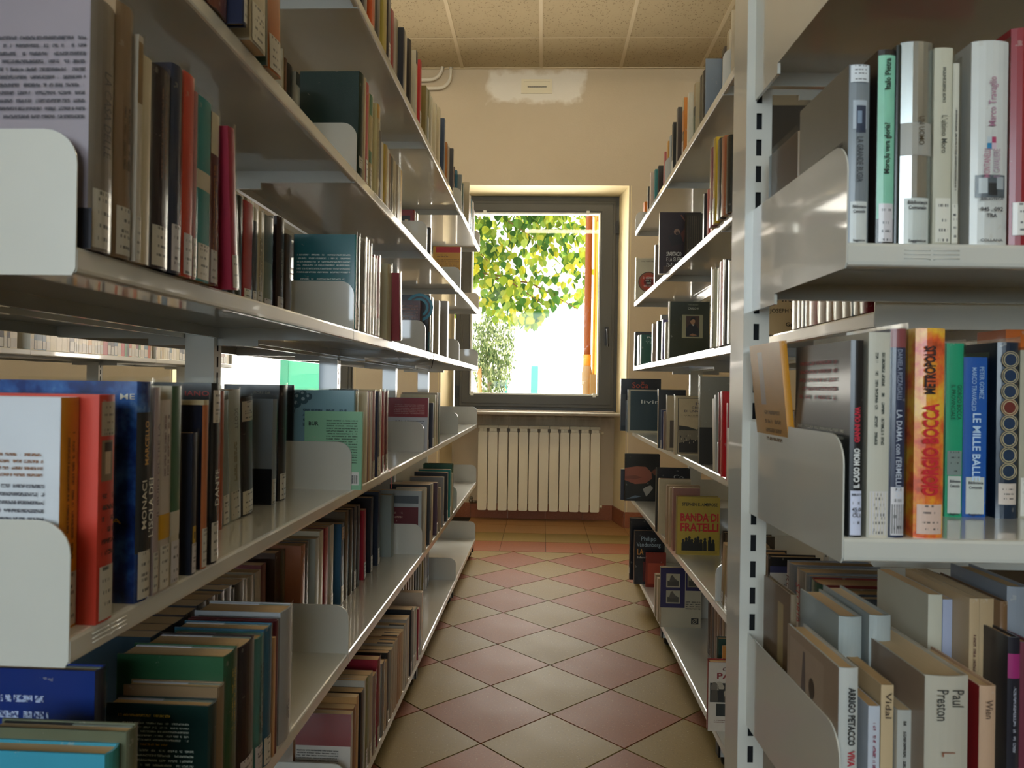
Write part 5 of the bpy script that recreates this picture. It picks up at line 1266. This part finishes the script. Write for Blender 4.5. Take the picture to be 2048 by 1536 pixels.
(1.632,-0.0045,0.0253,0.129,0.2479,0,'#cdb48a','p',[('ctxt','ora di','#17130f',0.12,0.46,0.5,0.075,1),('ctxt','Hitler','#17130f',0.1,0.33,0.5,0.085,1),('ctxt','JOSEPH WULF','#2b241c',0.02,0.21,0.6,0.035,0),('ctxt','Garzanti','#1a1510',0.28,0.09,0.36,0.035,1)],'tan cover with large black lettering seen between the shelves behind the upright'),
(1.4625,0,0.0287,0.153,0.2254,0,'#c9b89a','ps'),
(1.4403,0,0.0194,0.153,0.2254,0,'#b5a488','ps'),
(1.4188,0,0.0188,0.153,0.2254,0,'#3a2c20','ps'),
(1.4005,0,0.0157,0.153,0.2254,0,'#c98a2c','ps'),
(1.358,0,0.04,0.153,0.2254,0,'#c2502f','ps'),
(1.3157,0,0.0398,0.153,0.2254,0,'#b89a74','ps'),
(1.2846,0,0.0288,0.153,0.2254,0,'#b58434','ps',[('srows',0.3,0.8,'#2c2018')]),
(1.2468,0,0.0357,0.153,0.2254,0,'#cfbfa0','ps',[('srows',0.3,0.8,'#2c2018')]),
(1.215,0,0.0297,0.153,0.2254,0,'#c4b496','ps'),
(1.2035,0,0.0096,0.153,0.2254,0,'#2a5f78','ps'),
(1.1776,0,0.0241,0.153,0.2254,0,'#cdb892','ps'),
(1.1527,0,0.0231,0.153,0.2254,0,'#9c2230','ps',[('srows',0.3,0.8,'#2c2018')]),
]),
('R',0.8256,'fourth shelf of the right bookcase, seen behind the end unit','books of the right bookcase seen behind the end unit',[
(1.6492,0.0225,0.03,0.13,0.1916,0,'#5b4632','p'),
(1.5936,0.0225,0.03,0.13,0.1916,0,'#7a5f42','p'),
(1.5416,0.0225,0.03,0.13,0.1916,0,'#6a5236','p'),
(1.4929,0.0225,0.03,0.13,0.1916,0,'#4f3d2a','p'),
(1.4416,0.0225,0.03,0.13,0.1916,0,'#7a6548','p'),
]),
('R',0.465,'fifth shelf of the right bookcase, seen behind the end unit','books of the right bookcase seen behind the end unit',[
(1.6122,0,0.03,0.106,0.2367,0,'#1e1c1c','h',[('cpan',0.0,1,0.1,0.86,'#c3beb4'),('cpan',0.0,1,0.1,0.44,'#1b1a1a'),('ctxt','MONTANELLI','#1c1a1a',0.03,0.74,0.46,0.038,0),('ctxt','CERVI','#1c1a1a',0.14,0.67,0.25,0.038,0),('ctxt',"Storia d'Italia",'#121111',0.0,0.57,0.52,0.055,1),('cpan',0,1,0.86,0.92,'#3a3a5a')],'white and black cover with bold lettering,low behind the end unit at right'),
(1.473,0,0.042,0.17,0.2536,0,'#8e9296','h',[('txt','ROSARIO','#5a3038',0.7,0.4,0.4,'d',0,0)]),
(1.4116,0,0.047,0.17,0.2536,0,'#9a968e','h',[('txt','STORIA','#9c3040',0.75,0.3,0.5,'d',0,0)]),
(1.3854,0,0.0235,0.17,0.2536,0,'#8a9092','h'),
(1.3243,0,0.056,0.17,0.2536,0,'#8e3a34','h',[('sband',0.5,0.9,'#a3a69e'),('sband',0.9,1,'#2a5a48')]),
(1.2679,0,0.0376,0.17,0.2536,0,'#8a7858','h',[('srows',0.3,0.9,'#3c3428')]),
(1.2304,0,0.0354,0.17,0.2536,0,'#5d6468','h',[('srows',0.1,0.9,'#8a7a54')]),
(1.2008,0,0.0275,0.118,0.2648,0,'#4f5c68','h',[('ctxt','STORIA DELLA','#8d9298',0.1,0.9,0.5,0.035,0),('ctxt','SOCIETÀ ITALIANA','#8d9298',0.1,0.82,0.62,0.04,0),('crows',0.1,0.55,0.72,0.76,'#1c2a30',2),('ctxt','Dalla preistoria','#1c2a30',0.1,0.66,0.5,0.035,0),('ctxt',"all'espansione",'#1c2a30',0.1,0.6,0.46,0.035,0)],'slate blue cover with grey capitals,in shadow behind the end unit at right'),
]),
('E',1.2144,'upper shelf of the end unit at right','books on the upper shelf of the end unit',[
(0.0123,0.1691,0.0107,0.107,0.1747,0,'#c2a888','hs',[('cpan',0,1,0,1,'#5c4632'),('cpan',0.25,0.6,0.05,0.35,'#7a6044'),('cpan',0,0.1,0,1,'#8a96a0')],'brown wooden looking cover deep on the upper shelf of the end unit'),
(0.0041,0.0068,0.0224,0.134,0.188,0,'#7c8488','h',[('plab',0.004,0.235,'#cfd2cc'),('ltxt','Biblioteca',0.205,0.62,0.017),('ltxt','Comunale',0.178,0.56,0.017),('ltxt','Saggistica',0.018,0.56,0.013),('cpan',0,1,0,1,'#6a675c'),('crows',0.45,0.95,0.25,0.6,'#3a382f',7),('slab',0.9,0.995,'#d3d8da'),('sport2',0.62,0.8),('txt','LA GRANDE BUGIA','#3b4046',0.47,0.25,0.3,'d',0,0)],'grey hardback with a dark portrait on its spine,first beside the upper bookend'),
(0.0348,0.0068,0.0177,0.139,0.204,0,'#2a2322','hsl',[('cpan',0,0.75,0,0.96,'#a8622c'),('sband',0.13,0.97,'#8fd0b4'),('txt','Italo Pietra','#1c2a26',0.87,0.16,0.36,'u',0,1),('txt','Moro,fu vera gloria?','#1c2a26',0.49,0.26,0.34,'u',0,1)],'mint green spine with black lettering on the upper shelf of the end unit'),
(0.053,0.0068,0.0052,0.142,0.2085,0,'#1a2420','h'),
(0.0593,0.0068,0.0328,0.145,0.2127,0,'#c3c8c8','hs',[('foil',),('plab',0.004,0.23,'#cfd2cc'),('ltxt','Biblioteca',0.205,0.62,0.017),('ltxt','Comunale',0.18,0.56,0.017),('ltxt','Saggistica',0.018,0.56,0.013),('sband2',0.45,0.6,'#b08a4a'),('sband',0.44,0.6,'#a9a49a'),('txt','UN UOMO','#4a3a20',0.56,0.14,0.18,'d',0.1,0)],'broad silver reflective spine on the upper shelf of the end unit'),
(0.0931,0.0068,0.0187,0.14,0.2063,0,'#cdc8b4','psl',[('txt',"L'ultimo Moro",'#55574e',0.56,0.19,0.32,'d',0,0),('srows',0.72,0.9,'#6a6a60')]),
(0.1122,0.0068,0.0064,0.129,0.1903,0,'#d2cec0','psl',[('srows',0.3,0.75,'#4a4a46')]),
(0.1336,0.0068,0.0384,0.146,0.2146,0,'#d6d6d2','hs',[('txt','Marco Travaglio','#a8768c',0.7,0.24,0.2,'u',0,0),('logo',0.47),('sport3',0.235,0.345),('txt','MONTANELLI','#b5788c',0.4,0.14,0.18,'u',0.13,0),('txt','IL CAVALIERE','#a88a9c',0.4,0.14,0.18,'u',-0.13,0),('ltxt','945 . 092',0.175,0.6,0.02),('ltxt','TRA',0.145,0.28,0.02),('ltxt','BIBLIOTECA',0.225,0.6,0.012),('ltxt','COLLANA',0.025,0.6,0.012)],'thick white spine with pink lettering on the upper shelf of the end unit'),
(0.1741,0.0068,0.0316,0.156,0.2287,0,'#8c1420','h',[('lab',0.05,0.2)],'dark red hardback at the right edge,upper shelf of the end unit'),
]),
('E',0.909,'middle shelf of the end unit at right','books on the middle shelf of the end unit',[
(0.0105,0.1578,0.009,0.118,0.2141,6,'#c9860f','p',[('cpan',0,1,0,1,'#b07a12'),('crows',0.35,0.85,0.38,0.6,'#6b4a14',4),('crows',0.35,0.85,0.12,0.32,'#6b4a14',5),('cpan',0.26,0.42,0.62,0.95,'#9a8878')],'mustard yellow flap with a small grey picture,leaning out over the upright'),
(0.0089,0.0045,0.0135,0.151,0.2048,0,'#16171a','h',[('cpan',0,1,0,1,'#2a2c2a'),('crows',0.1,0.8,0.68,0.92,'#7c2a34',5),('crows',0.05,0.92,0.12,0.55,'#9a988c',12),('txt','IL CASO MORO','#dcdcd8',0.35,0.2,0.45,'u',0,2),('txt','GIANNI OLIVA','#c4263a',0.57,0.18,0.4,'u',0,2),('slab',0.01,0.235,'#c9cde0'),('ltxt','45.0',0.14,0.7,0.018),('ltxt','OLI',0.11,0.6,0.018),('ltxt','BIBLIOT',0.215,0.75,0.011)],'black spine with white and red capitals on the middle shelf of the end unit'),
(0.0944,0.1645,0.0188,0.111,0.2085,0,'#a8323c','hs',[],'red sleeved volume lying behind the black spine,middle shelf of the end unit'),
(0.0275,0.0045,0.0223,0.145,0.2134,0,'#cfcabb','psl',[('srows',0.45,0.9,'#3c4440'),('slab',0.0,0.22,'#d2c9b8')],'crumpled cream sleeved spine beside the black spine,middle shelf of the end unit'),
(0.0503,0.0045,0.0161,0.148,0.2173,0,'#2a3350','hsl',[('sband',0.91,1,'#8e4a4c'),('txt','DANIELA PIZZAGALLI','#8f97a8',0.78,0.24,0.32,'d',0,0),('txt',"LA DAMA con l'ERMELLINO",'#c3c9d2',0.4,0.42,0.36,'d',0,0),('slab',0.02,0.16,'#6d6a68')],'navy spine with a dull red cap,middle shelf of the end unit'),
(0.0773,0.0045,0.0305,0.148,0.2183,0,'#d9752a','h',[('fire',),('txt','GIORGIO BOCCA','#c01a28',0.42,0.44,0.52,'u',0,2),('txt','METROPOLIS','#231512',0.8,0.23,0.36,'u',0.06,2),('slab',0.02,0.16,'#d0b3a2')],'flame orange spine with red capitals,middle shelf of the end unit'),
(0.1871,0.1409,0.0207,0.135,0.2124,0,'#1fa578','ps',[('plab',0.02,0.235,'#cfd2cc'),('ltxt','Biblioteca',0.205,0.62,0.017),('ltxt','Comunale',0.178,0.56,0.017),('ltxt','Saggistica',0.018,0.56,0.013),('txt','GIORGIO BOCCA','#123c2e',0.66,0.2,0.26,'d',0.2,0),('txt','IL PROVINCIALE','#123c2e',0.66,0.2,0.26,'d',-0.16,0),('slab',0.24,0.38,'#7f8d8a')],'emerald green spine on the middle shelf of the end unit'),
(0.2084,0.1409,0.0286,0.133,0.1956,0,'#1d5cae','ps',[('plab',0.02,0.25,'#cfd2cc'),('ltxt','Biblioteca',0.215,0.62,0.017),('ltxt','Comunale',0.185,0.56,0.017),('ltxt','Saggistica',0.018,0.56,0.013),('txt','LE MILLE BALLE','#b7d0e6',0.44,0.42,0.34,'d',0,1),('txt','PETER GOMEZ','#a3c0dc',0.84,0.2,0.2,'d',0.2,0),('txt','MARCO TRAVAGLIO','#a3c0dc',0.8,0.27,0.2,'d',-0.12,0)],'bright blue spine with pale capitals,middle shelf of the end unit'),
(0.2452,0.133,0.0253,0.143,0.214,0,'#142a40','hs',[('circles',),('slab',0.08,0.2,'#cdbfb4')],'navy spine with a row of gold circles,middle shelf of the end unit'),
(0.2765,0.1409,0.0164,0.135,0.2052,0,'#b5ad98','psl',[('txt','TERRORISTI','#4a4a44',0.6,0.5,0.4,'d',0,0)]),
(0.307,0.2141,0.0427,0.062,0.2367,0,'#c9641c','p',[],'orange patterned volume glimpsed behind the green spine of the end unit'),
]),
('E',0.6036,'front row of the lower shelf of the end unit','books on the lower shelf of the end unit',[
(0.0136,0.1747,0.0076,0.101,0.1972,0,'#7a6a54','h',[('cpan',0,1,0,1,'#6a5238'),('cpan',0.55,0.75,0.2,0.9,'#a08a5c')],'brown picture cover deep beside the lower plate of the end unit'),
(0.003,0.009,0.0208,0.146,0.1675,0,'#c2c3bc','h',[('cpan',0,1,0,1,'#94806c'),('statue',),('txt','ARRIGO PETACCO','#2c2c2c',0.7,0.36,0.34,'d',0.1,2),('txt','VIVA','#a82c38',0.44,0.1,0.34,'d',0.1,2)],'pale spine with bold dark capitals and a statue cover,lower shelf of the end unit'),
(0.0461,0.0338,0.0124,0.12,0.1179,0,'#c3c8d0','p',[('srows',0.4,0.85,'#8a3c50')],'small blue white spine beside the statue cover,lower shelf of the end unit'),
(0.0623,0.0394,0.0135,0.12,0.1386,0,'#c8ae86','p',[('txt','Vidal','#4a3a2c',0.84,0.2,0.5,'d',0,0)]),
(0.0773,0.0338,0.015,0.12,0.1142,0,'#b4b2a8','p',[('srows',0.4,0.9,'#3c3a36')]),
(0.0927,0.009,0.0472,0.162,0.1607,0,'#bdb6a4','h',[('cpan',0,1,0,1,'#8a7664'),('txt','Paul','#3a3a36',0.86,0.11,0.26,'d',0.2,0),('txt','Preston','#3a3a36',0.815,0.2,0.26,'d',-0.14,0),('txt','L','#8a5a44',0.5,0.03,0.3,'d',0,0)],'very thick cream spine with large serif lettering,lower shelf of the end unit'),
(0.1507,0.0113,0.0182,0.12,0.1505,0,'#c4a284','h',[('cpan',0,1,0,1,'#8c1c20'),('txt','Wien','#4a3a30',0.84,0.13,0.4,'d',0,0)],'tan spine with a red cover beside the thick cream spine,lower shelf'),
(0.2181,0.0676,0.0134,0.125,0.1833,0,'#24222a','h',[('sband',0.75,0.9,'#9c2a6a'),('srows',0.3,0.7,'#8d8d96')],'black spine with a magenta band at the right edge,lower shelf of the end unit'),
(0.232,0.0676,0.0151,0.121,0.178,0,'#6c2a3a','h'),
]),
('E',0.6036,'back row of the lower shelf of the end unit','books on the lower shelf of the end unit',[
(0.0535,0.124,0.0275,0.124,0.186,0,'#a8b0ac','h',[],'greenish white spine behind the statue cover,lower shelf of the end unit'),
(0.09,0.124,0.0257,0.138,0.1882,0,'#a9b0ac','h',[('sband',0.0,0.0,'#1a1c22')],'white spine with a black board edge,back row of the lower shelf'),
(0.1717,0.1465,0.0171,0.129,0.2085,0,'#c9c4ae','p'),
(0.1895,0.1465,0.0116,0.129,0.2029,0,'#a8aec4','p'),
(0.2015,0.1127,0.0116,0.145,0.2141,0,'#c0a47c','p',[('srows',0.5,0.8,'#6a4a3a')]),
(0.2135,0.1127,0.0167,0.146,0.2141,0,'#b89c74','p',[('srows',0.5,0.8,'#6a4a3a')]),
(0.2306,0.1014,0.0086,0.136,0.2141,0,'#7d5c3c','h'),
(0.2547,0.124,0.0268,0.119,0.2254,0,'#8d9298','h'),
]),
]
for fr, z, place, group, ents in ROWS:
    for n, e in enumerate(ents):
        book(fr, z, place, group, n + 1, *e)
# books in the next aisle and on the far side of the left bookcase: too many and too small to count
rs = random.Random(3)
PAL = ['#d8cdb0', '#cfc4a4', '#e0d6bc', '#c9b48c', '#b8262c', '#2a2a30', '#d89a2c', '#3f6a8a', '#7a2a3c', '#4f8a5a', '#8a5a34', '#e2dac8', '#1c1c20', '#c05a2c', '#5c7a8c', '#d2c6a0']
def fill(x0, sgn, ya, yb, z, pal, hmin, hmax, gap=0, lab=True):
    y = ya
    while y < yb - .03:
        t = rs.uniform(.012, .038); h = rs.uniform(hmin, hmax)
        if rs.random() > gap: stuff_book((x0 + (0 if sgn > 0 else 0), y if sgn > 0 else y + t, z), 0 if sgn > 0 else math.pi, t, .13, h, rs.choice(pal), lab and rs.random() < .7)
        y += t + .001
bgJ = [.97, 1.95, 2.93, 3.91, 4.89]
for a, c in zip(bgJ, bgJ[1:]):
    fill(-2.095, 1, a + .01, c - .1 * rs.random(), 1.1817, PAL[:4] + [PAL[11], PAL[15]] * 2 + PAL, .17, .22)
    fill(-2.105, 1, a + .01, c - .2 * rs.random(), 0.8256, PAL, .17, .23)
    fill(-2.105, 1, a + .01, c - .2 * rs.random(), 0.465, PAL, .17, .23)
    fill(-2.095, 1, a + .01, c - .1, 1.5322, PAL, .17, .22)
    fill(-2.75, -1, a + .01, c - .25, 0.8256, PAL, .15, .2)
for a, c in zip(JL, JL[1:]):
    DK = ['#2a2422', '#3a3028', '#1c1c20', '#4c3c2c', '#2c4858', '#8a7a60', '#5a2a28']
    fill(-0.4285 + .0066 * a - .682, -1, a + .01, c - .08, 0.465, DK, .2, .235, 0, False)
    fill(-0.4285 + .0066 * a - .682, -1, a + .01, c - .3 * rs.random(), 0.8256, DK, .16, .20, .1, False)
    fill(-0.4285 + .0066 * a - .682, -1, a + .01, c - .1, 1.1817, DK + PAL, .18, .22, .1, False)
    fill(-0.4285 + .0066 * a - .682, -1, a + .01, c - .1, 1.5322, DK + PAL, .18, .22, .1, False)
o = far_stuff.build('distant_books', M['print']); o['kind'] = 'stuff'; o['label'] = 'rows of small distant books in the next aisle and deep on the shelves'

wl = empty('wire_loop', (-.405, 2.64, 1.157)); tag(wl, 'small black wire loop hooked over the front edge of the third shelf at left', 'wire')
wm = MB(); wm.tube([(-.03, 0, .0262), (.0, 0, .0275), (.012, 0, .02), (.014, 0, 0), (.01, .004, -.022), (.006, .008, -.034)], .0012, 6); wm.build('wire', M['black'], wl, smooth=True)

# lettering: font curves turned into flat mesh parts
bpy.context.view_layer.update()
dg = bpy.context.evaluated_depsgraph_get()
for o, parent, T, U, N, pos, col, length, cap in TEXTS:
    me = bpy.data.meshes.new_from_object(o.evaluated_get(dg), depsgraph=dg)
    wdt = max((v.co.x for v in me.vertices), default=0) - min((v.co.x for v in me.vertices), default=0)
    k, ky = length / max(wdt, .01), cap / .72
    me.materials.clear(); me.materials.append(M['ink'])
    q = obj('lettering', me, parent, lin(col))
    mt = Matrix.Identity(4)
    for i in range(3): mt[i][0], mt[i][1], mt[i][2], mt[i][3] = T[i] * k, U[i] * ky, N[i], pos[i]
    q.matrix_local = mt
    cu = o.data; bpy.data.objects.remove(o); bpy.data.curves.remove(cu)
